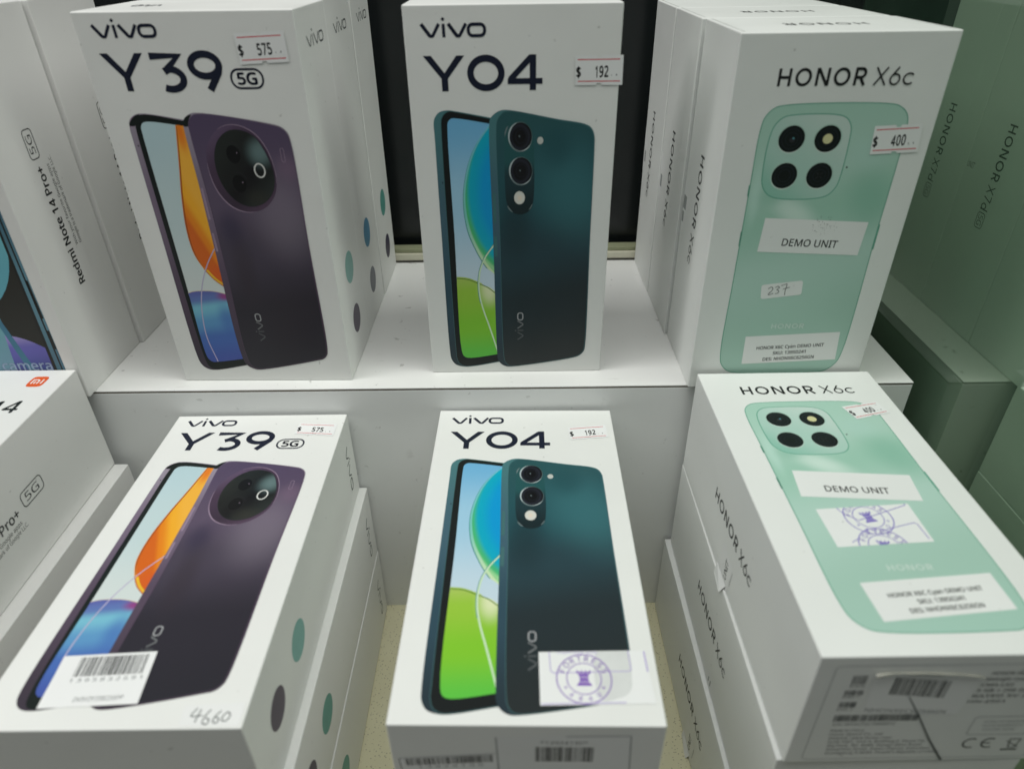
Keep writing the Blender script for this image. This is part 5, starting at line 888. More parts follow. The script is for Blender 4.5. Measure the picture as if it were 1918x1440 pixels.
def art_mint(b):
    ph = b.draw('phone_picture', 'front', [spline(X6C_P)], G_BACK, 0)
    b.draw('edge_line', 'front', stroke(spline(X6C_P), .4, True), G_EDGE, 1, ph)
    b.draw('side_button', 'front', [rrect(75.2, 74.5, 75.8, 86.5, .25)], G_EDGE, 1, ph)
    b.draw('side_button', 'front', [rrect(13.4, 77, 14.0, 84, .25), rrect(13.4, 100, 14.0, 105, .25)], G_EDGE, 1, ph)
    isl = spline([(26.9, 133.7), (44.9, 133.6), (49.2, 132.2), (51.6, 129.0), (52.3, 122.8), (52.2, 108.6), (51.4, 104.0), (48.9, 100.6), (44.4, 99.1), (27.1, 99.2), (22.4, 101.0), (19.5, 104.8), (18.6, 110), (18.8, 124.9), (20.2, 130.0), (23, 132.8)])
    b.draw('island_outline', 'front', stroke(isl, .9, True), G_EDGE, 1, ph)
    b.draw('camera_island', 'front', [isl], G_ISL, 2, ph)
    for i, (cu, cv_) in enumerate(((28.0, 124.3), (43.2, 124.2), (28.0, 108.9), (43.1, 108.8))):
        b.draw('lens_rim', 'front', [ellipse(cu, cv_, 6.0, 6.0)], G_RIMM, 3, ph)
        b.draw('lens', 'front', [ellipse(cu, cv_, 5.5, 5.5)], G_LENS, 4, ph)
        b.draw('lens_ring', 'front', stroke(ellipse(cu, cv_, 4.1, 4.1), .22, True) + stroke(ellipse(cu, cv_, 2.6, 2.6), .2, True), T_INRING, 5, ph)
        b.draw('rim_glint', 'front', stroke(arc(cu, cv_, 5.75, 5.75, 200, 330, 14), [.1 + .35 * math.sin(k / 14 * math.pi) for k in range(15)]), G_GLOW, 4, ph)
        if i == 0:
            b.draw('lens_glint', 'front', [ellipse(cu + .3, cv_ - .4, 1.2, 1.1, n=16)], P_LENSR, 5, ph)
            b.draw('lens_glint', 'front', [ellipse(cu + .7, cv_ + .3, .45, .45, n=12)], G_GLINT, 6, ph)
        if i == 1: b.draw('flash', 'front', [ellipse(cu, cv_, 2.05, 2.05)], G_FLASH, 5, ph)
        if i == 3:
            for k in range(4):
                a = R(45 + 90 * k)
                b.draw('lens_mark', 'front', stroke([(cu + .5 * math.cos(a), cv_ + .5 * math.sin(a)), (cu + 1.8 * math.cos(a), cv_ + 1.8 * math.sin(a))], .35), P_LENSR, 5, ph)
    b.draw('sensor_dot', 'front', [ellipse(54.2, 112.2, .4, .4, n=12)], G_LENS, 3, ph)
    st, wd = drawn('HONOR', [.17] * 5)
    b.draw('printed_logo', 'front', layered([xf(s, 36.8, 34.0, 2.6, 0, 15.4 / (wd * 2.6)) for s in st]), M_WHITEINK, 3, ph)

def big_Y(u, v0, v1, w_, wt):
    c, h = u + w_ / 2, v1 - v0
    a = wt * 1.22
    return [[[(u, v1), (c - wt / 2, v0 + .36 * h), (c, v0 + .515 * h), (u + a, v1)]], [[(u + w_, v1), (u + w_ - a, v1), (c, v0 + .515 * h), (c + wt / 2, v0 + .36 * h)]],
            [[(c - wt / 2, v0), (c + wt / 2, v0), (c + wt / 2, v0 + .36 * h), (c, v0 + .515 * h), (c - wt / 2, v0 + .36 * h)]]]

def titles_vivo(b, y39):
    if y39:
        b.draw('brand_logo', 'front', layered([xf(s, 6.9, 164.6, 4.75, 0, 26.1 / (5.28 * 4.75)) for s in vivo_logo()]), M_NAVY)
        g = big_Y(6.9, 144.5, 159.0, 17.8, 2.7)
        g.append(stroke([(27.2, 157.8), (38.9, 157.8), (32.6, 152.2)] , 2.7))
        g.append(stroke([(31.9, 151.9)] + arc(33.8, 149.0, 5.5, 3.9, 88, -122, 24), 2.75))
        g.append(stroke(ellipse(49.4, 154.2, 5.8, 4.2, n=48), 2.75, True))
        g.append(stroke([(55.3, 154.2), (54.5, 151.4), (49.6, 144.6)], 2.8))
        b.draw('model_name', 'front', layered(g), M_NAVY)
        bd = b.draw('network_badge', 'front', stroke(rrect(59.3, 145.2, 72.5, 152.5, 3.4, 8), .85, True), M_NAVY)
        b.draw('badge_text', 'front', put_text('5G', 65.9, 146.7, 4.4, 8.4, align='c', bold=.04), M_NAVY, 0, bd)
    else:
        b.draw('brand_logo', 'front', layered([xf(s, 7.0, 162.6, 5.0, 0, 26.9 / (5.28 * 5.0)) for s in vivo_logo()]), M_NAVY)
        g = big_Y(7.2, 141.8, 155.7, 17.3, 2.75)
        g.append(stroke(ellipse(33.4, 148.8, 6.55, 5.75, n=56), 2.75, True))
        g.append(stroke([(53.3, 155.8), (53.3, 141.9)], 2.7))
        g.append(stroke([(57.4, 145.5), (42.6, 145.5)], 2.3))
        g.append(stroke([(52.6, 155.0), (43.7, 146.2)], 2.4))
        b.draw('model_name', 'front', layered(g), M_NAVY)

def lerp_quad(q, s, t):
    """bilinear point in quad TL, TR, BR, BL"""
    a = Vector(q[0]) * (1 - s) + Vector(q[1]) * s
    c = Vector(q[3]) * (1 - s) + Vector(q[2]) * s
    v = a * (1 - t) + c * t
    return (v.x, v.y)

def map_quad(polys, q):
    """polys drawn in a unit square (x right, y up) onto the quad"""
    return [[lerp_quad(q, x, 1 - y) for x, y in p] for p in polys]

def price_tag(b, q, digits, hang=False, seed=0):
    """paper price sticker with notched top and bottom edges, two red lines and stamped digits"""
    out = [(0, 0), (.44, 0), (.46, .07), (.54, .07), (.56, 0), (1, 0), (1, 1), (.56, 1), (.54, .93), (.46, .93), (.44, 1), (0, 1)]
    t = b.draw('price_tag', 'front', map_quad([out], q), M_TAG, 22, base=.07)
    b.draw('red_line', 'front', map_quad([[(.05, .115), (.95, .115), (.95, .15), (.05, .15)], [(.05, .845), (.93, .845), (.93, .88), (.05, .88)]], q), M_REDLINE, 23, t, base=.07)
    h = .36
    tx = put_text('$', .02, .27, h * .95, .10, bold=.04)
    x = .40
    for k, ch in enumerate(digits):
        tx += put_text(ch, x + (.022 if ch == '1' else 0), .27 + .005 * k, h, .045 if ch == '1' else .088, bold=.035)
        x += .105
    tx += [ellipse(.765, .33, .008, .02, n=8), ellipse(.87, .34, .012, .035, n=8)]
    b.draw('price', 'front', map_quad(tx, q), M_BLACK, 23, t, base=.07)

def barcode(x0, y0, x1, y1, seed, n=60, mean=.5):
    rnd = random.Random(seed)
    bars, x = [], x0
    ws = []
    while x < x1:
        wv = rnd.choice((1, 1, 2, 3)) * (x1 - x0) / n / 2.0
        bars.append([(x, y0), (min(x + wv, x1), y0), (min(x + wv, x1), y1), (x, y1)])
        x += wv + rnd.choice((1, 1, 2)) * (x1 - x0) / n / 2.0
    return bars

def scribble(b, name, face, strokes, mat, layer, parent, wd=.35):
    b.draw(name, face, layered([stroke(spline(s, 4, False) if len(s) > 2 else s, wd) for s in strokes]), mat, layer, parent, base=.09)

def round_stamp(b, parent, mat, c, r, rot, clip, layer, code, top='FORTRESS', tower=True, base=.07):
    cu, cv = c
    P = [stroke(ellipse(cu, cv, r, r, n=64), .38, True), stroke(ellipse(cu, cv, r * .63, r * .63, n=56), .3, True)]
    n = len(top)
    for i, ch in enumerate(top):
        a = rot + R(90 + 68 - 136 * i / (n - 1))
        P.append(put_text(ch, cu + r * .72 * math.cos(a), cv + r * .72 * math.sin(a), r * .22, rot=a - math.pi / 2, align='c', bold=.01))
    n = len(code)
    for i, ch in enumerate(code):
        a = rot + R(270 - 62 + 124 * i / (n - 1))
        P.append(put_text(ch, cu + r * .91 * math.cos(a), cv + r * .91 * math.sin(a), r * .19, rot=a + math.pi / 2, align='c'))
    polys = []
    for i, l in enumerate(P):
        for p in clip_all(l, clip): polys.append((p, i * .003))
    b.draw('stamp_print', 'front', polys, mat, layer, parent, base=base)
    if tower:
        k = r / 9.2
        t = [[(-2.3, 2.2), (-1.7, 2.2), (-1.7, 2.7), (-2.4, 3.2)], [(-1.0, 2.2), (-.5, 2.2), (-.5, 3.0), (-1.0, 3.0)], [(.5, 2.2), (1.0, 2.2), (1.0, 3.0), (.5, 3.0)], [(1.7, 2.2), (2.3, 2.2), (2.4, 3.2), (1.7, 2.7)],
             [(-2.3, 1.75), (2.3, 1.75), (2.3, 2.2), (-2.3, 2.2)], [(-1.6, .55), (1.5, .55), (1.7, 1.6), (-1.8, 1.6)], [(-1.5, -.7), (1.5, -.7), (1.45, .3), (-1.5, .3)],
             [(-1.8, -1.5), (1.8, -1.5), (1.5, -.85), (-1.5, -.85)], [(-2.6, -2.7), (2.6, -2.7), (2.0, -1.7), (-2.0, -1.7)]]
        b.draw('stamp_tower', 'front', clip_all(xf(t, cu, cv, k, rot), clip), mat, layer + 1, parent, base=base)

# ------------------------------------------------------------------ side print
DOT = {'teal': flat('teal_dot_print', S(128, 178, 172), .42), 'plum': flat('plum_dot_print', S(92, 84, 98), .42), 'blue': flat('blue_dot_print', S(96, 148, 178), .42),
       'slate': flat('slate_dot_print', S(98, 102, 112), .42), 'green': flat('green_dot_print', S(92, 158, 148), .42), 'dark': flat('dark_dot_print', S(72, 68, 88), .42)}

def side_vivo(b, d1, d2):
    b.draw('side_logo', 'right', layered([xf(s, 13.0, 158.4, 4.6, 0, 28.0 / (5.28 * 4.6)) for s in vivo_logo(.16)]), M_GREYINK)
    b.draw('colour_dot', 'right', [ellipse(26.6, 53.2, 8.4, 8.4)], DOT[d1], label='%s colour dot' % d1)
    b.draw('colour_dot', 'right', [ellipse(26.6, 23.6, 7.9, 7.9)], DOT[d2], label='%s colour dot' % d2)

def side_honor(b, word, dcap, ztop, length, cap, face='left', mat=None, badge=False):
    """lettering turned a quarter clockwise: reads downwards, letter tops towards the front"""
    wts = [.16] * 5 + [0] + [.11] * 3
    st, wd = drawn(word, wts)
    sx = length / (wd * cap)
    # text runs along -v (downwards); letter tops point to -u (front)
    P = []
    for s in st:
        P.append([[(dcap - y * cap, ztop - x * cap * sx) for x, y in p] for p in s])
    b.draw('side_lettering', face, layered(P), mat or M_BLACK)
    if badge:
        z1 = ztop - length - 2.0
        bd = b.draw('network_badge', face, stroke(rrect(dcap - cap * .95, z1 - 8.2, dcap + .3, z1, 1.6, 5), .4, True), mat or M_BLACK)
        b.draw('badge_text', face, [[(dcap - .8 - y, z1 - 1.3 - x) for x, y in p] for p in put_text('5G', 0, 0, 4.0, 5.6)], mat or M_BLACK, 0, bd)

def titles_honor(b):
    st, wd = drawn('HONOR X6c', [.165] * 5 + [0] + [.10] * 3)
    b.draw('brand_name', 'front', layered([xf(s, 18.2, 145.0, 6.7, 0, 54.0 / (wd * 6.7)) for s in st]), M_BLACK)

def top_word(b, word, u0, u1, d0, d1, mat=None):
    """lettering on the top face, upside down to somebody in front"""
    st, wd = drawn(word, [.13] * len(word))
    cap = d1 - d0
    sx = (u1 - u0) / (wd * cap)
    b.draw('top_lettering', 'top', layered([[[(u1 - x * cap * sx, d1 - y * cap) for x, y in p] for p in s] for s in st]), mat or M_BLACK)

def fold_lines(b):
    """paper wrap seams near the edges of the end face"""
    W, D = b.wd * 1000, b.dp * 1000
    b.draw('wrap_seam', 'top', stroke([(2.2, 3.0), (2.0, D - 1.0)], .25) + stroke([(W - 2.2, 3.0), (W - 2.0, D - 1.0)], .25), M_SEAM)

GV = 'white boxes with a purple phone picture'
VW, VD, VH = 0.0895, 0.0515, 0.1742
# ------------------------------------------------------------------ upper row: purple phone boxes
c1 = Box('upright white box on shelf showing purple phone with big round camera', 'upright purple phone boxes', (-.17512, -.00547, 0), -.01509, False, VW, .0495, VH, M_VIVO)
art_purple(c1); titles_vivo(c1, True); side_vivo(c1, 'teal', 'plum')
price_tag(c1, [(64.0, 165.8), (84.4, 166.6), (84.8, 155.1), (64.5, 154.3)], '575')
c1.draw('top_lettering', 'top', layered([[[(26 - x * 2.4, 30 - y * 7) for x, y in p] for p in s] for s in vivo_logo(.24)]), M_NAVY)
c2 = Box('second upright white box behind the purple phone one, blue dot over grey dot', 'upright purple phone boxes', (-.1747, .0448, 0), -.012, False, VW, .0525, VH, M_VIVO)
side_vivo(c2, 'blue', 'slate')
c3 = Box('rearmost upright white box of the left row, green dot over dark dot', 'upright purple phone boxes', (-.1737, .0985, 0), -.006, False, VW, .0505, VH, M_VIVO)
side_vivo(c3, 'green', 'dark')

# ------------------------------------------------------------------ upper row: teal phone box
a1 = Box('upright white box in the middle of the shelf showing dark teal phone', None, (-.04342, 0, 0), 0, False, .09, VD, .17464, M_VIVO)
art_teal(a1); titles_vivo(a1, False)
price_tag(a1, [(71.0, 155.1), (91.2, 155.2), (91.4, 143.5), (71.4, 143.6)], '192')

# ------------------------------------------------------------------ upper row: mint phone boxes
HW, HH = .08679, .16474
d1 = Box('upright white box on shelf showing mint phone with four black lenses', 'upright mint phone boxes', (.09036, -.01738, 0), .00382, False, HW, .0560, HH, M_HON)
art_mint(d1); titles_honor(d1); fold_lines(d1); top_word(d1, 'HONOR', 26, 60, 23, 30)
side_honor(d1, 'HONOR X6c', 33.2, 109.2, 53.5, 6.2)
price_tag(d1, [(61.7, 129.1), (81.6, 129.9), (82.7, 118.3), (62.5, 117.5)], '400')
def demo_sticker(b, q, u0, v0, u1, v1):
    s = b.draw('demo_sticker', 'front', [q], M_PAPER, 8, base=.06)
    rot = math.atan2(v1 - v0, u1 - u0)
    b.draw('sticker_text', 'front', put_text('DEMO UNIT', u0, v0, 3.35, math.hypot(u1 - u0, v1 - v0), rot=rot, bold=.018), M_BLACK, 9, s, base=.06)
    return s
s_ = demo_sticker(d1, [(23.3, 90.2), (70.2, 87.6), (69.2, 71.8), (22.5, 74.2)], 33.0, 77.0, 58.6, 75.6)
rnd = random.Random(5)
d1.draw('ink_specks', 'front', [ellipse(rnd.gauss(50, 2.6), rnd.gauss(86, 1.8), rnd.uniform(.08, .2), rnd.uniform(.08, .2), n=7) for k in range(46)], M_GREYINK, 10, s_, base=.06)
s_ = d1.draw('number_sticker', 'front', [quad_round([(27.6, 57.5), (46.9, 59.6), (47.6, 52.2), (28.5, 50.0)], 1.4)], M_PAPER, 8, base=.06)
scribble(d1, 'handwriting', 'front', [[(31.2, 55.4), (32.5, 56.4), (33.4, 55.6), (32.9, 54.2), (31.6, 52.6), (32.2, 52.4), (34.0, 53.1)], [(34.4, 56.0), (35.6, 56.7), (36.4, 56.1), (35.4, 55.0), (36.4, 54.3), (36.2, 53.3), (34.8, 52.9)],
     [(37.0, 57.0), (38.4, 57.5), (39.6, 57.9), (39.6, 56.6), (39.4, 54), (39.6, 52.0)], [(38.2, 55.2), (39.6, 55.6), (41.2, 56.2)]], M_GREYINK, 9, s_, .3)
def sku_sticker(b, q, rot, u, v):
    s = b.draw('stock_sticker', 'front', [q], M_PAPER, 8, base=.06)
    for k, (t, wd) in enumerate((('HONOR X6C Cyan DEMO UNIT', 33.4), ('SKU: 13950241', 16.4), ('DES: NHONX6C6256GN', 25.6))):
        b.draw('sticker_text', 'front', put_text(t, u + math.sin(rot) * 3.35 * k, v - 3.35 * k, 1.75, wd, rot=rot, align='c', bold=.03), M_BLACK, 9, s, base=.06)
sku_sticker(d1, [(24.9, 29.7), (71.2, 31.7), (72.4, 15.9), (25.4, 13.9)], .047, 48.2, 22.9)
def wrap_sticker(b, face, poly, marks):
    s = b.draw('wrapped_sticker', face, [poly], M_PAPER, 0, base=.07)
    b.draw('sticker_marks', face, marks, M_PALEINK, 1, s, base=.07)
wrap_sticker(d1, 'left', [(55.5, 91.5), (42.5, 85.5), (50.5, 66.5), (55.5, 68.5)], [rrect(49.5, 77, 55.3, 84, .4), rrect(52, 70, 55.3, 75.5, .4)])
d2 = Box('second upright white box behind the mint phone one, turned slightly', 'upright mint phone boxes', (.0886, .0402, 0), .004, False, HW, .0555, HH, M_HON)
side_honor(d2, 'HONOR X6c', 33.2, 107.2, 52.5, 6.2); fold_lines(d2); top_word(d2, 'HONOR', 26, 60, 23, 30)
wrap_sticker(d2, 'left', [(55.2, 93), (41.5, 86), (50.5, 64.5), (55.2, 66)], [rrect(48.5, 72, 52.5, 79, .4)])
d3 = Box('rearmost upright white box of the mint phone row', 'upright mint phone boxes', (.0880, .0968, 0), .006, False, HW, .0525, HH, M_HON)
side_honor(d3, 'HONOR X6c', 33.2, 106, 52, 6.2); fold_lines(d3)
wrap_sticker(d3, 'left', [(52.2, 93), (41.5, 86), (48.5, 64.5), (52.2, 66)], [rrect(45.5, 72, 49.5, 79, .4)])

# ------------------------------------------------------------------ upper row: blue phone boxes on the left
RW, RH = .088, .176
g1 = Box('upright white box by the left edge showing a blue phone picture', 'upright blue phone boxes', (-.307, -.0202, 0), 0, False, RW, .0570, RH, M_RED)
ph = g1.draw('phone_picture', 'front', [quad_round([(6, 145), (82.6, 145), (81.2, 6), (7, 6)], 5)], B_FRAME, 0)
g1.draw('frame_shade', 'front', stroke([(81.3, 140), (80.3, 80), (79.6, 12)], .8), B_DARK, 1, ph)
g1.draw('bezel', 'front', [quad_round([(9, 142.5), (79.7, 142.5), (76.9, 8.4), (9, 8.4)], 4)], B_DARK, 1, ph)
g1.draw('wallpaper', 'front', [quad_round([(10, 141), (79.0, 141), (75.2, 10), (10, 10)], 3)], flat('black_wallpaper_print', S(46, 46, 42), .4), 2, ph)
g1.draw('teal_disc', 'front', [clip_poly(ellipse(45, 92, 34, 44), ccw([(10, 140), (78.6, 140), (75.5, 12), (10, 12)]))], B_TEAL, 3, ph)
g1.draw('violet_dome', 'front', [spline([(58.5, 36.6), (63, 36.0), (70, 33.2), (75.7, 29.5)], 6, False) + [(75.3, 11), (56, 11)]], B_PURP, 4, ph)
g1.draw('blue_band', 'front', [[(44, 78), (52, 58), (60, 46.2), (64, 11), (12, 11), (12, 78)]], B_BAND, 3, ph, base=.053)
g1.draw('band_edge', 'front', [[(56.5, 50), (59.6, 46.8), (67.5, 11), (63.6, 11)]], flat('deep_blue_print', S(72, 124, 150), .4), 5, ph)
g1.draw('slogan_text', 'front', put_text('camera', 75.2, 16.6, 5.4, 25.0, align='r', bold=.02), B_TXT, 6, ph)
for k, (v0, v1) in enumerate(((45.5, 65.5), (28.4, 39.0))):
    g1.draw('side_button', 'front', [rrect(80.2, v0, 81.2, v1, .4)], B_DARK, 1, ph)
def redmi_side(b, u=29.6, v0=51.8):
    """reads upwards, letter tops towards the front"""
    q = math.pi / 2
    def up(polys): return polys
    b.draw('side_lettering', 'right', put_text('Redmi Note 14 Pro+', u, v0, 4.6, 58.5, rot=q, bold=.03), M_BLACK)
    b.draw('small_print', 'right', put_text('With your favorite Google apps', u + 5.3, v0 + 18, 2.0, 40, rot=q) + put_text('Google is a trademark of Google LLC.', u + 8.5, v0 + 18, 2.0, 43, rot=q), M_BLACK)
    bd = b.draw('network_badge', 'right', stroke(rrect(u - 5.6, v0 + 62, u + 1.2, v0 + 75, 1.8, 6), .5, True), M_BLACK)
    b.draw('badge_text', 'right', put_text('5G', u - .4, v0 + 64.2, 3.9, 8.4, rot=q), M_BLACK, 0, bd)
redmi_side(g1)
g2 = Box('second upright white box behind the blue phone one by the left edge', 'upright blue phone boxes', (-.3047, .0374, 0), -.002, False, RW, .0570, RH, M_RED)
redmi_side(g2, 34.5)

# ------------------------------------------------------------------ lower row: stack with the purple phone box on top
Y3 = -.01507
i1 = Box('white box on top of its stack showing purple phone and a barcode sticker', 'stacked purple phone boxes', (-.17769, -.19104, Y3), .00364, True, VW, VD - .0001, VH, M_VIVO)
art_purple(i1); titles_vivo(i1, True); side_vivo(i1, 'teal', 'plum')
price_tag(i1, [(66.3, 166.4), (86.2, 164.9), (86.2, 154.9), (65.8, 156.9)], '575')
q_ = [(18.0, 27.4), (50.3, 29.0), (52.1, 8.9), (19.2, 7.5)]
s_ = i1.draw('barcode_sticker', 'front', [q_], M_TAG, 22, base=.07)
i1.draw('barcode', 'front', map_quad(barcode(.20, .57, .93, .95, 3, 62), q_), M_BLACK, 23, s_, base=.07)
i1.draw('sticker_text', 'front', map_quad(put_text('1 3 9 5 8 3 2 5 9 1', .19, .46, .07, .75) + put_text('DVIVOY398256PP', .33, .09, .085, .50), q_), M_GREYINK, 23, s_, base=.07)
s_ = i1.draw('number_sticker', 'front', [quad_round([(68.2, 8.2), (87.9, 8.9), (88.4, .9), (68.8, .9)], .8)], M_PAPER, 1, base=.08)
scribble(i1, 'handwriting', 'front', [[(72.9, 7.2), (71.6, 4.4), (75.4, 4.6)], [(74.2, 6.8), (73.6, 2.2)], [(77.5, 6.6), (76.2, 4.0), (76.2, 1.9), (77.6, 1.5), (78.0, 3.0), (76.6, 3.8)], [(81.0, 6.2), (79.6, 4.0), (79.4, 2.4), (80.6, 1.9), (81.2, 3.2), (79.9, 3.9)], [(83.4, 5.8), (82.2, 4.4), (82.4, 2.6), (83.9, 2.8), (84.4, 4.6), (83.4, 5.8)]], M_GREYINK, 2, s_, .4)
i2 = Box('white box under the top purple phone box, sticking out to its right', 'stacked purple phone boxes', (-.1741, -.1908, Y3 - VD), .0005, True, VW, VD - .0001, VH, M_VIVO)
side_vivo(i2, 'green', 'dark')
i3 = Box('lowest white box of the purple phone stack, standing on the beige floor', 'stacked purple phone boxes', (-.1735, -.1905, Y3 - 2 * VD), .002, True, VW, VD - .0001, VH, M_VIVO)
side_vivo(i3, 'green', 'dark')

# ------------------------------------------------------------------ lower row: stack with the teal phone box on top
b1 = Box('white box on top of the middle stack showing teal phone and violet round stamp', 'stacked teal phone boxes', (-.04178, -.19071, -.0137), -.01567, True, .09, .0518, .17464, M_VIVO)
art_teal(b1); titles_vivo(b1, False)
price_tag(b1, [(66.7, 159.1), (86.1, 161.3), (86.7, 150.9), (67.6, 148.7)], '192')
q_ = [(49.5, 26.9), (86.9, 27.8), (87.7, 7.7), (49.7, 6.8)]
s_ = b1.draw('stamped_sticker', 'front', [q_], M_TAG, 22, base=.07)
b1.draw('show_through', 'front', [clip_poly(spline([(70, 27.4), (80.6, 27.5), (80.9, 17), (80.2, 13), (78.2, 10.6), (75, 9.4), (70, 8.6)], 5), ccw(q_))], M_GHOST, 23, s_, base=.07)
round_stamp(b1, s_, M_PURPLE, (64.7, 16.7), 9.25, 0.0, q_, 25, '*4840*')
b1.draw('stamp_frame', 'front', clip_all(stroke([(53.2, 27.5), (53.5, 19.6), (54.4, 18.7), (80.6, 19.6), (81.0, 20.4), (80.8, 28)], .32), q_) + stroke([(86.3, 27.4), (86.6, 19.4)], .5) + clip_all(stroke([(50, 7.3), (78, 8.0)], .35), q_), M_PURPLE2, 24, s_, base=.07)
b1.draw('sticker_text', 'front', clip_all(put_text('*Supervisor only', 55, 26.3, 1.3, 15), q_), M_PURPLE2, 24, s_, base=.07)
q_ = [(35.2, 6.2), (79.0, 5.4), (80.2, 31), (36.2, 32)]
s_ = b1.draw('stock_sticker', 'bottom', [q_], M_PAPER, 1, base=.06)
b1.draw('sticker_edge', 'bottom', stroke([(35.2, 6.6), (35.9, 30)], .5) + stroke([(58, 5.9), (78.9, 5.4), (80.0, 30)], .45), M_PALEINK, 2, s_, base=.06)
def flipv(polys, v): return [[(x, v - y) for x, y in p] for p in polys]
b1.draw('barcode', 'bottom', barcode(48.1, 12.0, 67.5, 20.7, 8, 46), M_BLACK, 2, s_, base=.06)
b1.draw('sticker_text', 'bottom', flipv(put_text('*13924190*', 49.6, 0, 1.9, 15.6), 10.5), M_GREYINK, 2, s_, base=.06)
q2 = [(2.4, 19.6), (34.9, 16.2), (35.2, 26), (3.0, 28.6)]
s_ = b1.draw('serial_sticker', 'bottom', [q2], M_TAG, 0, base=.06)
def bot_quad(polys, q): return [[lerp_quad(q, x, y) for x, y in p] for p in polys]
b1.draw('barcode', 'bottom', bot_quad(barcode(.06, .06, .97, .50, 21, 70), q2), M_BLACK, 1, s_, base=.06)
b1.draw('sticker_edge', 'bottom', stroke([q2[0], q2[1]], .25) + stroke([q2[0], q2[3]], .3), M_GREYINK, 1, s_, base=.06)
b1.draw('sticker_text', 'bottom', bot_quad([[(x, .72 - y) for x, y in p] for p in put_text('1 3 9 2 4 1 9 0', .18, 0, .14, .68)], q2), M_GREYINK, 1, s_, base=.06)
for k, lb in ((1, 'white box in the middle of the teal phone stack'), (2, 'lowest white box of the teal phone stack')):
    Box(lb, 'stacked teal phone boxes', (-.0415 + .0006 * k, -.1900, -.0137 - .0521 * k), -.012, True, .09, .0519, .17464, M_VIVO)

# ------------------------------------------------------------------ lower row: stack with the mint phone box on top
HD = .0598
e1 = Box('white box on top of the right stack showing mint phone, demo sticker and stamps', 'stacked mint phone boxes', (.09448, -.1843, .00984), .00647, True, HW, HD - .0002, HH, M_HON)
art_mint(e1); titles_honor(e1); side_honor(e1, 'HONOR X6c', 33.2, 108.8, 53.5, 6.4)
price_tag(e1, [(60.5, 133.4), (78.6, 137.4), (81.0, 128.2), (63.6, 123.4)], '400')
demo_sticker(e1, [(21.5, 88.2), (68.3, 84.2), (66.2, 68.8), (19.7, 72.4)], 30.6, 75.2, 55.6, 73.2)
q_ = [(22.6, 65.0), (59.4, 67.4), (59.4, 47.3), (23.2, 45.2)]
s_ = e1.draw('stamped_sticker', 'front', [q_], M_TAG, 8, base=.06)
round_stamp(e1, s_, M_BLUESTAMP, (40.9, 60.3), 8.9, .16, q_, 10, '*4780*', base=.06)
round_stamp(e1, s_, M_BLUESTAMP, (40.4, 45.2), 8.9, -.1, q_, 12, '*4780*', base=.06)
e1.draw('stamp_frame', 'front', clip_all(stroke([(30.6, 66.2), (32.4, 62.0), (36.5, 58.8)], .3) + stroke([(36.5, 58.6), (58.0, 66.6), (57.6, 67.6)], .3) + stroke([(44.4, 53.6), (56.5, 57.0), (57.6, 56.2), (58.2, 48.6)], .3) + stroke([(29.5, 47.5), (33, 49.5)], .3), q_), M_BLUESTAMP, 14, s_, base=.06)
e1.draw('ink_specks', 'front', [ellipse(30.3, 58.0, .22, .22, n=8)], M_BLACK, 10, s_, base=.06)
sku_sticker(e1, [(24.0, 28.7), (70.8, 32.3), (70.9, 16.9), (25.0, 12.6)], .082, 47.8, 23.6)
# the printed end label
lb_ = e1.draw('spec_label', 'bottom', stroke(rrect(6.0, 4.6, 84.5, 57.5, 1.6), .22, True), M_PALEINK, 0)
def btext(t, u, v, cap, wd, bold=0.0): return flipv(put_text(t, u, 0, cap, wd, bold=bold), v)
e1.draw('barcode', 'bottom', barcode(12.4, 9.4, 17.0, 14.0, 31, 16) + barcode(11.6, 17.2, 17.8, 20.0, 32, 20) + barcode(11.4, 23.6, 17.0, 26.6, 33, 20) + barcode(11.6, 31.0, 40.0, 34.6, 34, 84), M_GREYINK, 1, lb_)
e1.draw('label_text', 'bottom', btext('EAN', 12.6, 15.6, 1.1, 4.4) + btext('IMEI 1', 11.4, 21.4, 1.0, 5.4) + btext('IMEI 2', 11.2, 28.2, 1.0, 5.4) + btext('S/N: AEYNUT5C15000012', 12.0, 37.0, 1.4, 21)
        + btext('Made in China', 12.3, 40.6, 1.35, 11.2) + btext('Honor Device Co., Ltd.', 12.4, 42.9, 1.35, 18.4) + btext('Website: www.honor.com', 12.6, 45.2, 1.35, 21.5)
        + btext('Suite 3401, Unit A, Building 6, Shum Yip', 12.9, 47.5, 1.35, 33.5) + btext('Sky Park, No. 8089, Hongli West Road,', 13.1, 49.8, 1.35, 33.0)
        + btext('Xiangmihu Street, Futian District, Shenzhen,', 13.3, 52.1, 1.35, 36.5) + btext("Guangdong 518040, People's Republic of China", 13.5, 54.4, 1.35, 39.5), M_GREYINK, 1, lb_)
e1.draw('label_text', 'bottom', btext('HONOR X6c', 56.0, 10.0, 1.5, 11, .01) + btext('Midnight Cyan', 55.2, 13.0, 1.5, 13, .01) + btext('CMA-LX2', 54.6, 16.0, 1.5, 10.5, .01) + btext('6 GB + 256 GB ROM', 54.4, 19.0, 1.5, 23, .01)
        + btext('RATED 5V 2A', 53.9, 22.0, 1.5, 20, .01) + btext('HN-2501', 53.4, 25.0, 1.5, 12, .01), M_BLACK, 1, lb_)
e1.draw('label_panel', 'bottom', stroke(rrect(59.3, 33.0, 83.0, 43.6, 1.4), .25, True) + btext('SCAN TO REGISTER', 63, 36.5, 1.1, 15) + btext('YOUR WARRANTY', 63, 38.8, 1.1, 14) + btext('ONLINE NOW', 64, 41.1, 1.1, 11), M_PALEINK, 1, lb_)
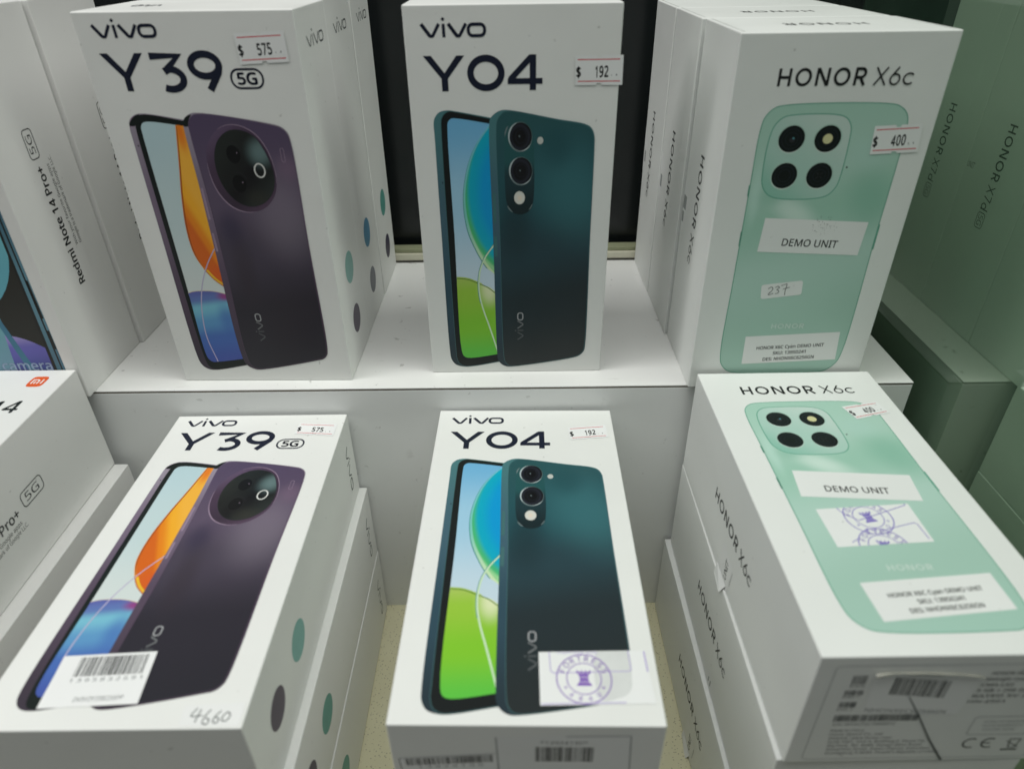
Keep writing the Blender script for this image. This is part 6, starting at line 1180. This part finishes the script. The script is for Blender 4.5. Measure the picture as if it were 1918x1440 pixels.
e1.draw('approval_mark', 'bottom', layered([stroke(arc(62.8, 48.8, 2.5, 2.7, 60, 300, 16), .6), stroke(arc(69.2, 48.8, 2.5, 2.7, 60, 300, 16), .6), stroke([(66.9, 48.8), (69.6, 48.8)], .5)]), M_BLACK, 1, lb_)
e1.draw('bin_mark', 'bottom', layered([stroke([(74.6, 53.0), (80.2, 53.0)], .8), stroke([(75.6, 46.6), (79.8, 46.6)], .4), stroke([(76, 47), (76.6, 51.5), (78.9, 51.5), (79.5, 47)], .35), stroke([(75, 47.6), (80.2, 51.6)], .3)]), M_BLACK, 1, lb_)
e1.draw('dark_line', 'bottom', stroke([(33.1, 20.8), (39.1, 30.9), (47.6, 46.2), (55.8, 59.2)], [.35, .5, .7, .9]), M_GREYINK, 18, lb_)  # dark diagonal line across the end face, widening along its length
# peeling clear sticker with its own barcode and a curled glossy top edge
clr = e1.draw('clear_sticker', 'bottom', [quad_round([(19.0, 8.2), (53.6, 10.2), (52.2, 31.5), (20.4, 29.8)], 1)], M_TAG, 2, base=.07)
e1.draw('barcode', 'bottom', [[(x, y + (x - 26) * .13) for x, y in p] for p in barcode(26.1, 10.6, 45.0, 19.6, 41, 40)], M_BLACK, 3, clr, base=.07)
e1.draw('sticker_text', 'bottom', [[(x, y + (x - 26) * .05) for x, y in p] for p in btext('*13950241*', 28, 9.8, 1.2, 15)] + [[(x, y + (x - 20) * .06) for x, y in p] for p in btext('NHONX6C6256GN', 20.8, 29.0, 1.9, 27)], M_GREYINK, 3, clr, base=.07)
M_CURL = flat('glossy_curled_film', (0.36, 0.355, 0.31, 1), 0.14, 0.8)
bm = bmesh.new()
N_ = 24
rows = []
for i in range(N_ + 1):
    t = i / N_
    u = 18.6 + 35.4 * t
    v = 8.6 + 2.2 * t - 1.6 * math.sin(math.pi * t) ** .6
    rad = .95 - .6 * min(1, t * 6) + .12 * math.sin(math.pi * t) + .07 * math.sin(t * 23)
    row = []
    for j in range(9):
        a = R(-40 + 200 * j / 8)
        row.append(bm.verts.new(e1.at('bottom', u, v - rad * .8 * math.cos(a), .25 + rad * (.7 + .7 * math.sin(a)))))
    rows.append(row)
for i in range(N_):
    for j in range(8):
        bm.faces.new((rows[i][j], rows[i + 1][j], rows[i + 1][j + 1], rows[i][j + 1]))
mesh_obj('curled_edge', bm, M_CURL, clr, True)
e2 = Box('white box under the top mint phone box, sticking out slightly to the left', 'stacked mint phone boxes', (.0927, -.1833, .00984 - HD), -.0042, True, HW, HD - .0002, HH, M_HON)
side_honor(e2, 'HONOR X6c', 33.2, 105.5, 51.5, 6.4)
e3 = Box('lowest white box of the right stack, standing on the beige floor', 'stacked mint phone boxes', (.0911, -.1815, .00984 - 2 * HD), .0048, True, HW, HD - .0002, HH, M_HON)
side_honor(e3, 'HONOR X6c', 33.2, 104, 51, 6.4)
# demo stickers folded round the lower left edges of the top and lowest box
def folded(b, z):
    st = b.draw('folded_sticker', 'left', [[(59.5, z + 13), (41, z + 9.5), (43.5, z - 5), (59.5, z - 4)]], M_PAPER, 0, base=.08)
    b.draw('sticker_text', 'left', [[(60.6 - x, z - .4 + y + .03 * x) for x, y in p] for p in put_text('O UNIT', 0, 0, 3.4, 15.5, bold=.02)], M_BLACK, 1, st, base=.08)
    b.draw('sticker_edge', 'left', stroke([(53.5, z - 5.2), (45, z - 5.6)], .3), M_PALEINK, 1, st, base=.08)
    bm = bmesh.new()
    q = [b.at('left', u, v, h) for u, v, h in ((56.8, z + 12, .2), (57.2, z - 2, .2), (61.3, z - 1.4, 2.3), (61.6, z + 11, 1.2))]
    vs = [bm.verts.new(p) for p in q] + [bm.verts.new((p[0] - .0002, p[1] + .0002, p[2])) for p in q]
    for f in ((0, 1, 2, 3), (7, 6, 5, 4), (0, 4, 5, 1), (1, 5, 6, 2), (2, 6, 7, 3), (3, 7, 4, 0)): bm.faces.new([vs[i] for i in f])
    mesh_obj('sticker_flap', bm, M_PAPER, st)
folded(e1, 79)
folded(e3, 66)
wrap_sticker(e2, 'left', [(59.4, 78), (49, 70), (53, 60), (59.4, 62)], [rrect(53, 66, 57, 67.2, .3), rrect(53.5, 69, 57, 70, .3)])

# ------------------------------------------------------------------ lower row: stack by the left edge
FD = .0622
f1 = Box('white box topping the stack by the left edge, orange square logo on it', 'stacked blue phone boxes', (-.2202 - RW, -.0206 - .170, .01695), 0, True, RW, .0608, .170, M_RED)
lg = f1.draw('brand_logo', 'front', [[(74.9 + 4.05 * math.copysign(abs(math.cos(t)) ** .45, math.cos(t)), 158.9 + 4.6 * math.copysign(abs(math.sin(t)) ** .45, math.sin(t))) for t in [2 * math.pi * k / 48 for k in range(48)]]], M_ORANGE)
f1.draw('logo_letters', 'front', layered([stroke([(72.5, 157.0), (72.5, 160.6), (74.6, 160.6), (75.4, 159.9), (75.4, 157.0)], .75), stroke([(73.95, 157.0), (73.95, 159.3)], .7), stroke([(77.2, 157.0), (77.2, 160.9)], .75)]), M_WHITE, 1, lg)
f1.draw('model_name', 'front', put_text('14', 79.2, 132.6, 9.2, 13.5, align='r', bold=.02) + put_text('REDMI NOTE', 60, 132.6, 9.2, 52, align='r', bold=.02), M_BLACK)
f1.draw('side_lettering', 'right', put_text('Redmi Note 14 Pro+', 33.6, 42.0, 4.6, 58.5, rot=math.pi / 2, bold=.02), M_BLACK)
f1.draw('small_print', 'right', put_text('With your favorite Google apps', 37.4, 60, 2.1, 39.5, rot=math.pi / 2) + put_text('Google is a trademark of Google LLC.', 40.6, 60, 2.1, 42.0, rot=math.pi / 2), M_BLACK)
bd = f1.draw('network_badge', 'right', stroke(rrect(25.6, 104.6, 33.0, 120.0, 2.0, 6), .5, True), M_BLACK)
f1.draw('badge_text', 'right', put_text('5G', 31.3, 107.2, 4.2, 9.8, rot=math.pi / 2), M_BLACK, 0, bd)
f2 = Box('white box under the orange logo box, sticking out to its right', 'stacked blue phone boxes', (-.2130 - RW, -.0207 - .170, .0147 - .0588), 0, True, RW, FD - .0002, .170, M_RED)
f2.draw('printed_arrow', 'right', layered([stroke([(31, 19), (28.5, 21), (31, 23)], .7)]), M_BLACK)
Box('lowest white box of the stack by the left edge', 'stacked blue phone boxes', (-.2135 - RW, -.0209 - .170, .0147 - .0588 - FD - .0001), 0, True, RW, FD - .0002, .170, M_RED)

# ------------------------------------------------------------------ neighbouring compartment behind the green glass
NX = .2588
n1 = Box('front upright white box behind the green glass, nearest the shelf edge', 'white boxes behind the green glass', (NX, -.0225, 0), 0, False, .088, .0475, .170, M_HON)
side_honor(n1, 'HONOR X7d', 33.2, 112, 42, 6.2, badge=True)
n2 = Box('upright white box behind the green glass with lettering down its side', 'white boxes behind the green glass', (NX, .0255, 0), 0, False, .088, .0545, .170, M_HON)
side_honor(n2, 'HONOR X7d', 30.0, 112.5, 44, 6.4, badge=True)
s_ = n2.draw('wrapped_sticker', 'left', [[(54, 89), (45, 89), (45, 79), (54, 78)]], M_PAPER, 0, base=.07)
n2.draw('sticker_text', 'left', [[(54.0 - x, 85.0 + y) for x, y in p] for p in put_text('UNIT', 0, 0, 3.2, 7.0)], M_BLACK, 1, s_, base=.07)
n3 = Box('rear upright white box behind the green glass, next to the black panel', 'white boxes behind the green glass', (NX, .0805, 0), 0, False, .088, .0545, .170, M_HON)
side_honor(n3, 'HONOR X7d', 32.0, 112.0, 44, 6.4, badge=True)
for k, lb in ((0, 'top white box of the low stack behind the green glass'), (1, 'white box in the middle of the low stack behind the green glass'), (2, 'lowest white box of the stack behind the green glass')):
    Box(lb, 'low stacked boxes behind the green glass', (NX - .0004 * k, -.0190 - .001 - .170, .0012 - .057 * k), 0, True, .088, .0568, .170, M_HON)
